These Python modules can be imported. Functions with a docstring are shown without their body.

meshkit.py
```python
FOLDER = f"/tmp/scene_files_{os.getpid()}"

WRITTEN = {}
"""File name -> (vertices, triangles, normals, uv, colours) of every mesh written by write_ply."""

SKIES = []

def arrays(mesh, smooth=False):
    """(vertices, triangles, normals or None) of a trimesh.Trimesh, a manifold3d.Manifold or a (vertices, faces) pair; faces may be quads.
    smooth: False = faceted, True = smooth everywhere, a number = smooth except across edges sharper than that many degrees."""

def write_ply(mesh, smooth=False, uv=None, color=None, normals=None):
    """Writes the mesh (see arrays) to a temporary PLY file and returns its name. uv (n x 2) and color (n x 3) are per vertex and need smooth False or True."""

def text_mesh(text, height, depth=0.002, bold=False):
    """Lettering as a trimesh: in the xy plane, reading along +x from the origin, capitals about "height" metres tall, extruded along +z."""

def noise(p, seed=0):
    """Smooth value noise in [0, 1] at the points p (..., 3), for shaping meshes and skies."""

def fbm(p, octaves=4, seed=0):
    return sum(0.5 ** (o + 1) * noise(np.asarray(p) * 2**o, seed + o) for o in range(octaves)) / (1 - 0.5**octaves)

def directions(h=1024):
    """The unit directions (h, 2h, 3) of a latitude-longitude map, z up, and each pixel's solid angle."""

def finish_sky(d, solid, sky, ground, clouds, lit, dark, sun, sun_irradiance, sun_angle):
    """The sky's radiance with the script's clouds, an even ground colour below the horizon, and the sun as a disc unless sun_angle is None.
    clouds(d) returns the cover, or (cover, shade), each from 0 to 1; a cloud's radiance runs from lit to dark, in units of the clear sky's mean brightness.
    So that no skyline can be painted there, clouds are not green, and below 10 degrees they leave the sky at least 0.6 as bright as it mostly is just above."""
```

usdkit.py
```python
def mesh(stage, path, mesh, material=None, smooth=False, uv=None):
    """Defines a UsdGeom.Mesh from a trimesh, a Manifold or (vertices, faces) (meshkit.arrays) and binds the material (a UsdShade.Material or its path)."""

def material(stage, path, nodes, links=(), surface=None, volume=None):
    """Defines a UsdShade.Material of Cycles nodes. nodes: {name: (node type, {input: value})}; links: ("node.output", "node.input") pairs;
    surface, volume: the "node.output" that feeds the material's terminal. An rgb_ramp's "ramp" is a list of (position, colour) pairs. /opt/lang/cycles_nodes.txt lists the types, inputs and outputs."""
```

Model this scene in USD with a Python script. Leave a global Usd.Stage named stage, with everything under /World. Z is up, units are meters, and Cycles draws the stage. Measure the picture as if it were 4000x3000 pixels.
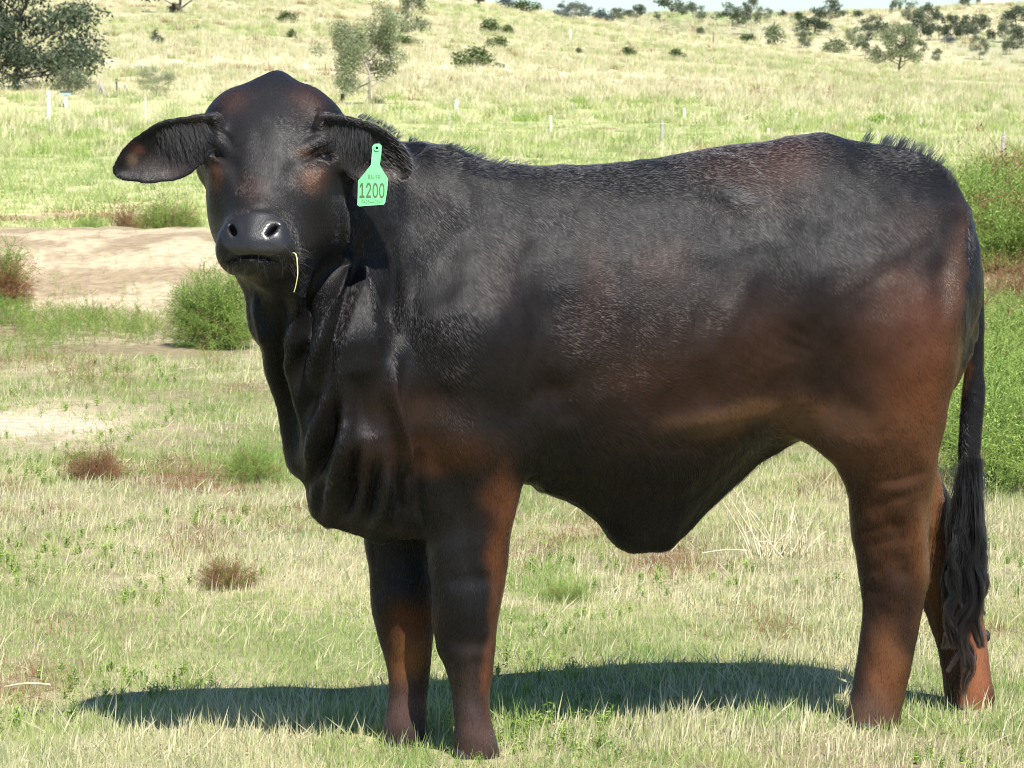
import math, random
import numpy as np, trimesh, usdkit, meshkit
from scipy import sparse
from scipy.interpolate import PchipInterpolator
from scipy.spatial import cKDTree
import shapely
from pxr import Usd, UsdGeom, UsdLux, UsdShade, Sdf, Gf, Vt

# ------------------------------------------------------------------ camera, sky, sun
stage = Usd.Stage.CreateInMemory()
UsdGeom.SetStageUpAxis(stage, 'Z')
UsdGeom.SetStageMetersPerUnit(stage, 1.0)
UsdGeom.Xform.Define(stage, '/World')
PW, PH, F, EYE, HOR = 2212.0, 1659.0, 8100.0, 1.43, 150.0       # photograph's width, height, focal length, eye height (m), horizon row
F0 = 5588.0; FS = F / F0                                          # terrain distances below are written for F0 and stretched by FS
PITCH = math.atan((PH / 2 - HOR) / F)
cam = UsdGeom.Camera.Define(stage, '/World/camera')
cam.CreateHorizontalApertureAttr(36.0)
cam.CreateVerticalApertureAttr(27.0)
cam.CreateFocalLengthAttr(36.0 * F / PW)
cam.CreateFStopAttr(36.0)
cam.CreateFocusDistanceAttr(7.6)
cam.CreateClippingRangeAttr(Gf.Vec2f(0.1, 20000))
cam.CreateExposureAttr(1.0)
xf = UsdGeom.Xformable(cam)
xf.AddTranslateOp().Set((0, 0, EYE))
xf.AddRotateXOp().Set(90 - math.degrees(PITCH))

SUN = np.array([0.27, -0.65, 1.0]); SUN /= np.linalg.norm(SUN)   # towards the sun
sun = UsdLux.DistantLight.Define(stage, '/World/sun')
sun.CreateIntensityAttr(1.25)
sun.CreateNormalizeAttr(True)
sun.CreateAngleAttr(0.5)
sun.CreateColorAttr(Gf.Vec3f(1.0, 0.955, 0.89))
q = Gf.Rotation(Gf.Vec3d(0, 0, 1), Gf.Vec3d(*map(float, SUN))).GetQuat()
UsdGeom.Xformable(sun).AddOrientOp().Set(Gf.Quatf(q))
sky = UsdLux.DomeLight.Define(stage, '/World/sky')
sky.GetPrim().SetCustomDataByKey('kind', 'structure')
sm = usdkit.material(stage, '/World/Looks/sky_material', {
    's': ('sky_texture', {'sky_type': 'single_scattering', 'sun_disc': False, 'sun_elevation': math.asin(SUN[2]),
                          'sun_rotation': math.atan2(SUN[0], SUN[1]), 'air_density': 1.0, 'aerosol_density': 0.35}),
    'w': ('mix', {'mix_type': 'multiply', 'fac': 1.0, 'color2': (.69, .85, 1.03)}),
    'b': ('background_shader', {'strength': 0.085})}, [('s.color', 'w.color1'), ('w.color', 'b.color')], surface='b.background')
UsdShade.MaterialBindingAPI.Apply(sky.GetPrim()).Bind(sm)

# ------------------------------------------------------------------ helpers
_used = {}
def path_for(name, parent='/World'):
    k = (str(parent), name); n = _used.get(k, 0); _used[k] = n + 1
    return f'{parent}/{name}' + (f'_{n:03d}' if n else '')

def tag(o, label=None, cat=None, group=None, kind=None):
    p = o if isinstance(o, Usd.Prim) else o.GetPrim()
    for k, v in (('label', label), ('category', cat), ('group', group), ('kind', kind)):
        if v: p.SetCustomDataByKey(k, v)
    return p

def thing(name, label, cat, loc=(0, 0, 0), rotz=0.0, group=None, scale=None):
    x = UsdGeom.Xform.Define(stage, path_for(name))
    x.AddTranslateOp().Set(Gf.Vec3d(*map(float, loc)))
    x.AddRotateZOp().Set(math.degrees(rotz))
    if scale is not None:
        x.AddScaleOp().Set(Gf.Vec3f(*np.broadcast_to(scale, 3).astype(float).tolist()))
    return tag(x, label, cat, group)

def obj(name, mesh, material, parent=None, smooth=False, color=None):
    par = '/World' if parent is None else str(parent.GetPath())
    m = usdkit.mesh(stage, path_for(name, par), mesh, material, smooth)
    if color is not None:
        UsdGeom.PrimvarsAPI(m).CreatePrimvar('tint', Sdf.ValueTypeNames.Color3fArray, 'vertex').Set(Vt.Vec3fArray.FromNumpy(np.asarray(color, np.float32)))
    return m.GetPrim()

def curves(name, pts, counts, widths, material, parent=None, color=None):
    par = '/World' if parent is None else str(parent.GetPath())
    c = UsdGeom.BasisCurves.Define(stage, path_for(name, par))
    c.CreateTypeAttr('linear')
    c.CreateCurveVertexCountsAttr(Vt.IntArray.FromNumpy(np.asarray(counts, np.int32)))
    c.CreatePointsAttr(Vt.Vec3fArray.FromNumpy(np.asarray(pts, np.float32)))
    c.CreateWidthsAttr(Vt.FloatArray.FromNumpy(np.asarray(widths, np.float32)))
    c.SetWidthsInterpolation('vertex')
    if color is not None:
        UsdGeom.PrimvarsAPI(c).CreatePrimvar('tint', Sdf.ValueTypeNames.Color3fArray, 'vertex').Set(Vt.Vec3fArray.FromNumpy(np.asarray(color, np.float32)))
    UsdShade.MaterialBindingAPI.Apply(c.GetPrim()).Bind(material)
    return c.GetPrim()

def mat(name, nodes, links, surface):
    return usdkit.material(stage, f'/World/Looks/{name}', nodes, links, surface=surface)

def plain(name, color, rough=0.7, spec=0.3, bump=0.0, scale=60, var=0.25):
    c = np.array(color, float)
    n = {'g': ('geometry', {}), 'n': ('noise_texture', {'scale': scale, 'detail': 4}),
         'r': ('rgb_ramp', {'ramp': [(0.25, tuple(c * (1 - var))), (0.75, tuple(np.minimum(c * (1 + var), 0.95)))]}),
         'p': ('principled_bsdf', {'roughness': rough, 'specular_ior_level': spec})}
    l = [('g.position', 'n.vector'), ('n.fac', 'r.fac'), ('r.color', 'p.base_color')]
    if bump:
        n['b'] = ('bump', {'strength': bump, 'distance': 0.01}); l += [('n.fac', 'b.height'), ('b.normal', 'p.normal')]
    return mat(name, n, l, 'p.BSDF')

CAM = np.array([0, 0, EYE])
_ct, _st = math.cos(PITCH), math.sin(PITCH)
def ray(px, py):
    x = (np.asarray(px, float) - PW / 2) / F; y = -(np.asarray(py, float) - PH / 2) / F
    return np.stack(np.broadcast_arrays(x, _ct + y * _st, -_st + y * _ct), -1)
def at(px, py, Y):
    d = ray(px, py)
    return CAM + d * (np.asarray(Y, float) / d[..., 1])[..., None]
def proj(p):
    p = np.asarray(p, float) - CAM
    w = p[..., 1] * _ct - p[..., 2] * _st
    return np.stack([PW / 2 + F * p[..., 0] / w, PH / 2 - F * (p[..., 1] * _st + p[..., 2] * _ct) / w], -1)
def sstep(a, b, x):
    t = np.clip((np.asarray(x, float) - a) / (b - a), 0, 1)
    return t * t * (3 - 2 * t)
def nz(x, y, s, seed=0, oct=4):
    x = np.asarray(x, float)
    return meshkit.fbm(np.stack([x * s, np.asarray(y, float) * s, np.full_like(x, seed * 7.3)], -1), oct, seed)

# ------------------------------------------------------------------ terrain
_r1 = ([-400, 300, 600, 850, 1031, 1171, 1294, 1438, 1595, 1700, 1893, 2033, 2212, 2700], [-62, -60, -45, -20, 0, 21, 40, 66, 84, 105, 130, 140, 154, 170])
_r2 = ([-400, 1000, 1294, 1400, 1438, 1568, 1684, 1817, 1964, 2034, 2087, 2212, 2700], [44, 44, 42, 38, 35, 37, 36, 31, 28, 21, 16, 14, 12])
RIDGE1, RIDGE2 = PchipInterpolator(*_r1), PchipInterpolator(*_r2)
D1, D2 = 280.0, 700.0
def ground_z(x, Y):
    x = np.asarray(x, float); Y = np.asarray(Y, float) / FS
    Yc = np.maximum(Y, 1.0)
    px = np.clip(PW / 2 + F0 * x / Yc, -350, 2650)
    far = (Y > 0)
    z = 0.05 * (nz(x, Y, 0.9, 1) - 0.5) + 0.03 * (nz(x, Y, 3.0, 2, 3) - 0.5) * (Y < 40)
    # earth bank behind the animal
    left = 1 - sstep(480, 900, px)
    right = sstep(1500, 2000, px)
    crest = 16.8 + 0.5 * (nz(x, Y * 0, 0.7, 3) - 0.5)
    up = sstep(-2.9, -0.35, Y - crest) * (1 - sstep(0.1, 4.5, Y - crest))
    z = z + far * up * (0.40 * left + 0.30 * right + 0.2 * (1 - left) * (1 - right)) * (0.95 + 0.25 * (nz(x, Y * 0, 0.9, 5) - 0.5))
    z = z + far * up * (0.06 * (nz(x, Y, 2.2, 6) - 0.5) + 0.045 * (nz(x, Y, 6.5, 9, 3) - 0.5))
    z = z + 0.020 * (1 - sstep(5.55, 5.78, Y)) * sstep(3.6, 4.4, Y) * far
    # hills
    z1 = 1.43 + (HOR - RIDGE1(px)) / F0 * D1
    z2 = 1.43 + (HOR - RIDGE2(px)) / F0 * D2
    t = np.clip((Y - 78) / (D1 - 78), 0, 1)
    s1 = t ** 1.15 * (1 - 0.15 * np.sin(t * math.pi))
    h = np.where(Y < D1, z1 * s1, 0)
    u = np.clip((Y - D1) / 120, 0, 1); valley = np.minimum(z1, z2) - 7
    h = np.where((Y >= D1) & (Y < D1 + 120), z1 + (valley - z1) * u * u * (3 - 2 * u) - 0.0, h)
    u2 = np.clip((Y - D1 - 120) / (D2 - D1 - 120), 0, 1)
    h = np.where((Y >= D1 + 120) & (Y < D2), valley + (z2 - valley) * np.sin(u2 * math.pi / 2), h)
    u3 = np.clip((Y - D2) / 900, 0, 1)
    h = np.where(Y >= D2, z2 + (-25 - z2) * u3 * u3 * (3 - 2 * u3), h)
    h = h + sstep(80, 140, Y) * (1 - sstep(240, 280, Y)) * 0.7 * (nz(x * 0.4, Y, 0.09, 8) - 0.5) * far
    return z + np.where(far, h, 0)

def ground_at(px, py, near=5.5, far=2200.0):
    """First point of the ground along the ray through a pixel."""
    d = ray(px, py); Ys = np.geomspace(near, far, 900)
    p = CAM + d * (Ys / d[1])[:, None]
    b = np.nonzero(p[:, 2] < ground_z(p[:, 0], p[:, 1]))[0]
    if not len(b): return None
    i = max(b[0], 1); lo, hi = Ys[i - 1], Ys[i]
    for _ in range(20):
        m = (lo + hi) / 2; q = CAM + d * (m / d[1])
        if q[2] < float(ground_z(q[0], q[1])): hi = m
        else: lo = m
    q = CAM + d * (hi / d[1]); q[2] = float(ground_z(q[0], q[1]))
    return q

def ground_many(px, py, near=12.0, far=35.0, steps=90):
    d = ray(px, py); Ys = np.geomspace(near, far, steps)
    p = CAM + d[:, None] * (Ys[None] / d[:, 1:2])[..., None]
    hit = p[..., 2] < ground_z(p[..., 0], p[..., 1]); ok = hit.any(1); i = np.maximum(hit.argmax(1), 1)
    lo, hi = Ys[i - 1], Ys[i]
    for _ in range(8):
        m = (lo + hi) / 2; q = CAM + d * (m / d[:, 1])[:, None]; b = q[:, 2] < ground_z(q[:, 0], q[:, 1])
        hi = np.where(b, m, hi); lo = np.where(b, lo, m)
    q = CAM + d * (hi / d[:, 1])[:, None]; q[:, 2] = ground_z(q[:, 0], q[:, 1])
    return q[ok]

def mixc(a, b, t):
    return a + (np.asarray(b) - a) * np.asarray(t)[..., None]

def ground_color(x, Y):
    Y = Y / FS; px = PW / 2 + F0 * x / np.maximum(Y, 1.0)
    soil = np.array([0.23, 0.19, 0.11]); green = np.array([0.20, 0.24, 0.09]); straw = np.array([0.42, 0.37, 0.22])
    n1, n2, n3 = nz(x, Y, 0.8, 11), nz(x, Y, 2.5, 12), nz(x * 0.35, Y, 0.25, 13)
    c = mixc(np.broadcast_to(soil, x.shape + (3,)), green, sstep(0.4, 0.6, n1) * 0.7)
    c = mixc(c, straw, sstep(0.45, 0.65, n2) * 0.6)
    # bare pale earth of the bank and the flat beneath it
    left = 1 - sstep(430, 640, px + 160 * (n1 - 0.5))
    earth = np.array([0.47, 0.385, 0.25])
    bare = sstep(12.6, 14.6, Y + 2.4 * (n1 - 0.5) + 0.0012 * (px - 200)) * (1 - sstep(17.2, 18.0, Y)) * left
    c = mixc(c, mixc(np.broadcast_to(earth, c.shape), (0.31, 0.24, 0.15), sstep(0.44, 0.58, nz(x, Y, 3.4, 44, 5))), bare)
    worn = np.exp(-((px - 80) / 230) ** 2 - ((Y - 10.4) / 0.5) ** 2)
    c = mixc(c, (0.52, 0.42, 0.30), np.clip(worn * 1.6, 0, 1) * sstep(0.35, 0.55, n2 + 0.1))
    # paddock
    pad = sstep(18, 21, Y)
    pc = mixc(np.broadcast_to(np.array([0.40, 0.405, 0.20]), c.shape), (0.50, 0.46, 0.24), sstep(0.42, 0.66, nz(x * 0.5, Y * 0.35, 0.5, 14)))
    pc = mixc(pc, (0.28, 0.20, 0.12), sstep(0.66, 0.74, nz(x * 0.5, Y * 0.4, 0.9, 15)) * 0.8)
    c = mixc(c, pc, pad)
    strip = sstep(40, 52, Y) * (1 - sstep(84, 96, Y)) * sstep(0.36, 0.52, n3)
    c = mixc(c, (0.36, 0.41, 0.16), strip * 0.5)
    # hill: bleached grass, with greener and browner bands
    hill = sstep(84, 100, Y + 16 * (n3 - 0.5))
    b1, b2, b3 = nz(x * 0.30, Y, 0.10, 16), nz(x * 0.30, Y, 0.16, 17), nz(x * 0.4, Y, 0.22, 18)
    hc = mixc(np.broadcast_to(np.array([0.44, 0.41, 0.24]), c.shape), (0.58, 0.53, 0.34), sstep(0.50, 0.62, b1))
    hc = mixc(hc, (0.32, 0.33, 0.15), sstep(0.50, 0.62, b2) * 0.75)
    hc = mixc(hc, (0.36, 0.30, 0.17), sstep(0.50, 0.64, b3) * 0.6)
    c = mixc(c, hc, hill)
    fh = sstep(D1 + 60, D1 + 120, Y)
    fc = mixc(np.broadcast_to(np.array([0.45, 0.41, 0.25]), c.shape), (0.33, 0.32, 0.19), sstep(0.4, 0.6, nz(x, Y, 0.03, 19)))
    fc = mixc(fc, (0.22, 0.36, 0.08), sstep(1400, 1440, px) * (1 - sstep(1600, 1680, px)) * sstep(560, 620, Y))
    c = mixc(c, fc, fh)
    return np.clip(c, 0.02, 0.9)

def build_ground():
    a = np.concatenate([np.radians(np.arange(11, 349, 6.5)), np.radians(np.linspace(-11, 11, 440, endpoint=False))])
    a = np.sort(np.mod(a, 2 * math.pi))
    r = np.concatenate([np.geomspace(0.6, 6.3, 12, endpoint=False), np.geomspace(6.3, 36, 300, endpoint=False), np.geomspace(36, 2500, 330, endpoint=False), np.geomspace(2500, 9000, 12)])
    A, R = np.meshgrid(a, r, indexing='ij')
    x, Y = R * np.sin(A), R * np.cos(A)
    z = ground_z(x, Y)
    col = ground_color(x, Y)
    v = np.stack([x, Y, z], -1).reshape(-1, 3)
    n, m = A.shape
    i, j = np.meshgrid(np.arange(n), np.arange(m - 1), indexing='ij')
    k = (i + 1) % n
    q = np.stack([i * m + j, i * m + j + 1, k * m + j + 1, k * m + j], -1).reshape(-1, 4)
    f = np.vstack([q[:, [0, 1, 2]], q[:, [0, 2, 3]]])
    v = np.vstack([v, [[0, 0, 0]]]); c0 = len(v) - 1
    f = np.vstack([f, [[c0, ii * m, ((ii + 1) % n) * m] for ii in range(n)]])
    col = np.vstack([col.reshape(-1, 3), [[0.3, 0.25, 0.14]]])
    gm = mat('ground_material', {
        'a': ('attribute', {'attribute': 'tint'}), 'g': ('geometry', {}),
        'n': ('noise_texture', {'scale': 14.0, 'detail': 6, 'roughness': 0.65}),
        'm': ('map_range', {'from_min': 0.3, 'from_max': 0.7, 'to_min': 0.72, 'to_max': 1.22}),
        'h': ('hsv', {}), 'b': ('bump', {'strength': 0.9, 'distance': 0.04}),
        'p': ('principled_bsdf', {'roughness': 0.95, 'specular_ior_level': 0.1})},
        [('g.position', 'n.vector'), ('n.fac', 'm.value'), ('m.result', 'h.value'), ('a.color', 'h.color'), ('h.color', 'p.base_color'),
         ('n.fac', 'b.height'), ('b.normal', 'p.normal')], 'p.BSDF')
    return tag(obj('ground', (v, f), gm, None, True, col), kind='structure')
build_ground()
# ------------------------------------------------------------------ the young bull: one continuous skin from an implicit surface
DY, DYF = 2.475, 2.335                                            # depths below are written for a nearer camera: rear and front offsets
A0, B0 = at(1020, 800, 7.77), at(1980, 800, 8.12)
def atb(px, py, Y): return at(px, py, np.asarray(Y, float) + DYF)
U = (B0 - A0) * [1, 1, 0]; U /= np.linalg.norm(U)                 # along the animal, towards the tail
V = np.array([U[1], -U[0], 0.0])                                  # towards its left side, which faces the camera
def on_body(px, py, v=0.0):
    """Point of the vertical plane v metres to the left of the animal's middle, seen at a pixel."""
    d = ray(px, py); o = A0 + V * v
    return CAM + d * (((o - CAM) @ V) / (d @ V))[..., None]
def ulocal(p): return (p - A0) @ U

S_ = 0.0046; C_ = 0.009
XR = (at(200, 800, 7.7)[0], at(2180, 800, 8.3)[0]); XF = at(930, 800, 7.6)[0]
def graded(a, b, p0, s0, p1, s1):
    o = [a]
    while o[-1] < b: o.append(o[-1] + np.interp(o[-1], [p0, p1], [s0, s1]))
    return np.array(o)
xs = graded(XR[0], XR[1], XF - .02, S_, XF + .35, C_)
ys = graded(7.02, 8.56, 7.60, S_, 7.95, C_)
zs = graded(-0.02, 1.47, 0.25, C_, 0.55, S_)
VAL = np.full((len(xs), len(ys), len(zs)), 1.0, np.float32)

def box_idx(lo, hi):
    s = []
    for g, a, b in zip((xs, ys, zs), lo, hi):
        i, j = np.searchsorted(g, a), np.searchsorted(g, b)
        s.append(slice(max(i - 1, 0), min(j + 1, len(g))))
    return tuple(s)
def grid(s):
    return xs[s[0]][:, None, None], ys[s[1]][None, :, None], zs[s[2]][None, None, :]
def smin(a, b, k):
    h = np.maximum(k - np.abs(a - b), 0) / k
    return np.minimum(a, b) - h * h * k * 0.25
def add(lo, hi, fn, k=0.03, cut=False):
    lo, hi = np.asarray(lo) - k - 0.03, np.asarray(hi) + k + 0.03
    s = box_idx(lo, hi)
    if min(x.stop - x.start for x in s) < 1: return
    f = fn(*grid(s)).astype(np.float32)
    VAL[s] = -smin(-VAL[s], f, k) if cut else smin(VAL[s], f, k)

def cone(p0, r0, p1, r1, k=0.03, sq=None):
    """Tapered limb between two joints. sq: (axis, factor) makes it thinner along an axis."""
    p0, p1 = np.asarray(p0, float), np.asarray(p1, float)
    R = max(r0, r1); d = p1 - p0; L2 = max(d @ d, 1e-9)
    def fn(X, Y, Z):
        ax, ay, az = X - p0[0], Y - p0[1], Z - p0[2]
        t = np.clip((ax * d[0] + ay * d[1] + az * d[2]) / L2, 0, 1)
        ex, ey, ez = ax - t * d[0], ay - t * d[1], az - t * d[2]
        if sq is not None:
            n, g = sq; e = (ex * n[0] + ey * n[1] + ez * n[2]) * (g - 1)
            ex, ey, ez = ex + e * n[0], ey + e * n[1], ez + e * n[2]
        return np.sqrt(ex * ex + ey * ey + ez * ez) - (r0 + (r1 - r0) * t)
    add(np.minimum(p0, p1) - R, np.maximum(p0, p1) + R, fn, k)
def chain(pts, k=0.03, sq=None):
    for (a, ra), (b, rb) in zip(pts[:-1], pts[1:]): cone(a, ra, b, rb, k, sq)
def rope(pts, k=0.02):
    P = np.array([p for p, r in pts]); t = np.r_[0, np.cumsum(np.linalg.norm(np.diff(P, axis=0), axis=1))]
    cs, rs = PchipInterpolator(t, P), PchipInterpolator(t, [r for p, r in pts])
    tt = np.linspace(0, t[-1], 60); Q, R = cs(tt), rs(tt)
    def fn(X, Y, Z):
        f = None
        for q_, r_ in zip(Q, R):
            d = np.sqrt((X - q_[0]) ** 2 + (Y - q_[1]) ** 2 + (Z - q_[2]) ** 2) - r_
            f = d if f is None else np.minimum(f, d)
        return f
    add(Q.min(0) - R.max(), Q.max(0) + R.max(), fn, k)
def ellipsoid(c, axes, r, k=0.03, cut=False):
    c, M, r = np.asarray(c, float), np.asarray(axes, float), np.asarray(r, float)
    def fn(X, Y, Z):
        e = [X - c[0], Y - c[1], Z - c[2]]
        q = [(M[i, 0] * e[0] + M[i, 1] * e[1] + M[i, 2] * e[2]) / r[i] for i in range(3)]
        return (np.sqrt(q[0] ** 2 + q[1] ** 2 + q[2] ** 2) - 1) * r.min()
    ext = np.sqrt(((M * r[:, None]) ** 2).sum(0))
    add(c - ext, c + ext, fn, k, cut)

# trunk: lofted along the animal between its top and bottom outlines
def pl(pts): return np.array(pts, float)
top = pl([(850, 430), (880, 352), (920, 322), (955, 320), (1010, 333), (1080, 350), (1150, 355), (1250, 353), (1350, 346), (1450, 332), (1560, 318), (1650, 301), (1720, 290), (1775, 288), (1830, 300), (1890, 310), (1950, 322), (2000, 342), (2035, 368), (2060, 405), (2078, 450), (2090, 520), (2096, 600)])
bot = pl([(850, 900), (880, 980), (920, 1020), (1010, 1040), (1140, 1050), (1220, 1068), (1300, 1078), (1380, 1076), (1450, 1058), (1530, 1020), (1610, 975), (1680, 940), (1740, 915), (1830, 915), (1920, 900), (2000, 880), (2040, 845), (2066, 800), (2080, 750), (2090, 690), (2096, 640)])
wid = pl([(850, .12), (900, .175), (970, .205), (1080, .225), (1200, .235), (1350, .255), (1480, .262), (1600, .25), (1700, .235), (1800, .235), (1900, .225), (1980, .205), (2040, .165), (2075, .10), (2090, .06), (2096, .03)])
def curve_on_body(a):
    p = on_body(a[:, 0], a[:, 1]); return PchipInterpolator(ulocal(p), p[:, 2], extrapolate=False), ulocal(p)[[0, -1]]
zt, ur = curve_on_body(top); zb, ur2 = curve_on_body(bot)
wu = PchipInterpolator(ulocal(on_body(wid[:, 0], 600 + 0 * wid[:, 0])), wid[:, 1])
def trunk():
    lo, hi = A0 + U * ur[0] - abs(V) * .3, A0 + U * ur[1] + abs(V) * .3
    lo, hi = np.minimum(lo, hi), np.maximum(lo, hi)
    s = box_idx((lo[0] - .05, lo[1] - .05, 0.45), (hi[0] + .05, hi[1] + .05, 1.40))
    X, Y, Z = grid(s)
    u = np.clip((X - A0[0]) * U[0] + (Y - A0[1]) * U[1], max(ur[0], ur2[0]) + 1e-4, min(ur[1], ur2[1]) - 1e-4)
    uu = (X - A0[0]) * U[0] + (Y - A0[1]) * U[1]
    v = (X - A0[0]) * V[0] + (Y - A0[1]) * V[1]
    t, b, w = zt(u), zb(u), np.maximum(wu(u), .02)
    zc, hz = b + (t - b) * 0.50, (t - b) * 0.50
    qz = (Z - zc) / np.maximum(hz, .02)
    ws = w * (1 - 0.30 * np.clip(qz + .1, 0, 1.2) ** 1.3 - 0.05 * np.clip(-qz, 0, 1.2))
    f = (np.abs(v) / ws) ** 2.2 + np.abs(qz) ** 2.2
    f = f ** (1 / 2.2) - 1
    f = np.maximum(f * np.minimum(ws, hz) * 0.9, np.abs(uu - u) * 1.0 + f * 0.003)
    VAL[s] = np.minimum(VAL[s], f)
trunk()

def leg(st, k=0.05):
    """Limb lofted downwards: rows of (picture row, left edge, right edge, offset from the middle plane, half thickness)."""
    st = np.array(st, float)
    c = on_body2((st[:, 1] + st[:, 2]) / 2, st[:, 0], st[:, 3])
    rx = (st[:, 2] - st[:, 1]) / 2 / F * c[:, 1]
    o = np.argsort(c[:, 2]); z = c[o, 2]
    cx, cy, Rx, Ry = (PchipInterpolator(z, q[o]) for q in (c[:, 0], c[:, 1], rx, st[:, 4]))
    def fn(X, Y, Z):
        zc = np.clip(Z, z[0], z[-1]); a, b, r, w = cx(zc), cy(zc), Rx(zc), Ry(zc)
        f = (np.sqrt(((X - a) / r) ** 2 + ((Y - b) / w) ** 2) - 1) * np.minimum(r, w)
        return np.maximum(f, np.abs(Z - zc) - 0.004)
    add((c[:, 0].min() - rx.max(), c[:, 1].min() - st[:, 4].max(), z[0]), (c[:, 0].max() + rx.max(), c[:, 1].max() + st[:, 4].max(), z[-1]), fn, k)
def on_body2(px, py, v):
    return np.array([on_body(a, b, c) for a, b, c in zip(px, py, v)])

# hind legs (near, far) and fore legs (near, far)
leg([(480, 1800, 2030, .03, .04), (540, 1750, 2060, .08, .06), (620, 1715, 2080, .125, .085), (700, 1690, 2080, .15, .10), (800, 1690, 2068, .152, .105), (880, 1700, 2052, .15, .10), (940, 1726, 2040, .148, .094), (975, 1768, 2032, .146, .088), (1010, 1805, 2025, .142, .08), (1060, 1827, 2014, .138, .070), (1130, 1836, 2008, .13, .060), (1200, 1848, 2003, .124, .054), (1270, 1856, 1998, .118, .050), (1310, 1858, 1990, .115, .048), (1370, 1857, 1981, .112, .042), (1430, 1851, 1968, .11, .039), (1480, 1842, 1957, .108, .038), (1530, 1831, 1949, .106, .042), (1570, 1821, 1944, .105, .046), (1600, 1812, 1942, .105, .047), (1622, 1800, 1940, .105, .047)], .05)
leg([(700, 1800, 2040, -.13, .09), (850, 1820, 2020, -.14, .095), (950, 1840, 2020, -.14, .09), (1000, 1862, 2027, -.135, .08), (1060, 1892, 2050, -.13, .066), (1130, 1926, 2080, -.122, .056), (1200, 1955, 2100, -.115, .05), (1260, 1977, 2112, -.11, .048), (1310, 1994, 2119, -.107, .045), (1370, 2015, 2130, -.104, .040), (1430, 2031, 2138, -.10, .037), (1490, 2040, 2147, -.10, .042), (1545, 2038, 2153, -.10, .046), (1580, 2028, 2155, -.10, .047), (1600, 2018, 2153, -.10, .047)], .05)
leg([(420, 960, 1080, .02, .03), (500, 935, 1100, .06, .05), (600, 905, 1115, .11, .08), (700, 880, 1130, .135, .095), (820, 868, 1142, .138, .105), (900, 876, 1146, .132, .098), (960, 892, 1143, .126, .090), (1010, 903, 1137, .12, .082), (1060, 911, 1129, .116, .074), (1100, 916, 1120, .114, .068), (1150, 922, 1107, .112, .062), (1220, 930, 1096, .11, .056), (1290, 935, 1087, .108, .055), (1350, 937, 1079, .106, .054), (1400, 946, 1071, .104, .05), (1445, 964, 1064, .102, .042), (1500, 976, 1058, .10, .038), (1550, 977, 1061, .10, .042), (1600, 972, 1071, .10, .048), (1650, 965, 1080, .10, .05), (1700, 958, 1082, .10, .052)], .05)
leg([(800, 800, 960, -.10, .08), (950, 785, 950, -.105, .08), (1080, 780, 940, -.10, .07), (1165, 783, 938, -.095, .06), (1230, 793, 938, -.09, .054), (1290, 801, 937, -.09, .053), (1340, 813, 935, -.09, .05), (1400, 828, 931, -.085, .043), (1450, 836, 927, -.083, .038), (1500, 838, 923, -.08, .038), (1540, 833, 923, -.08, .042), (1580, 826, 926, -.08, .047), (1620, 818, 930, -.08, .049), (1660, 810, 932, -.08, .050)], .05)
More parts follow.
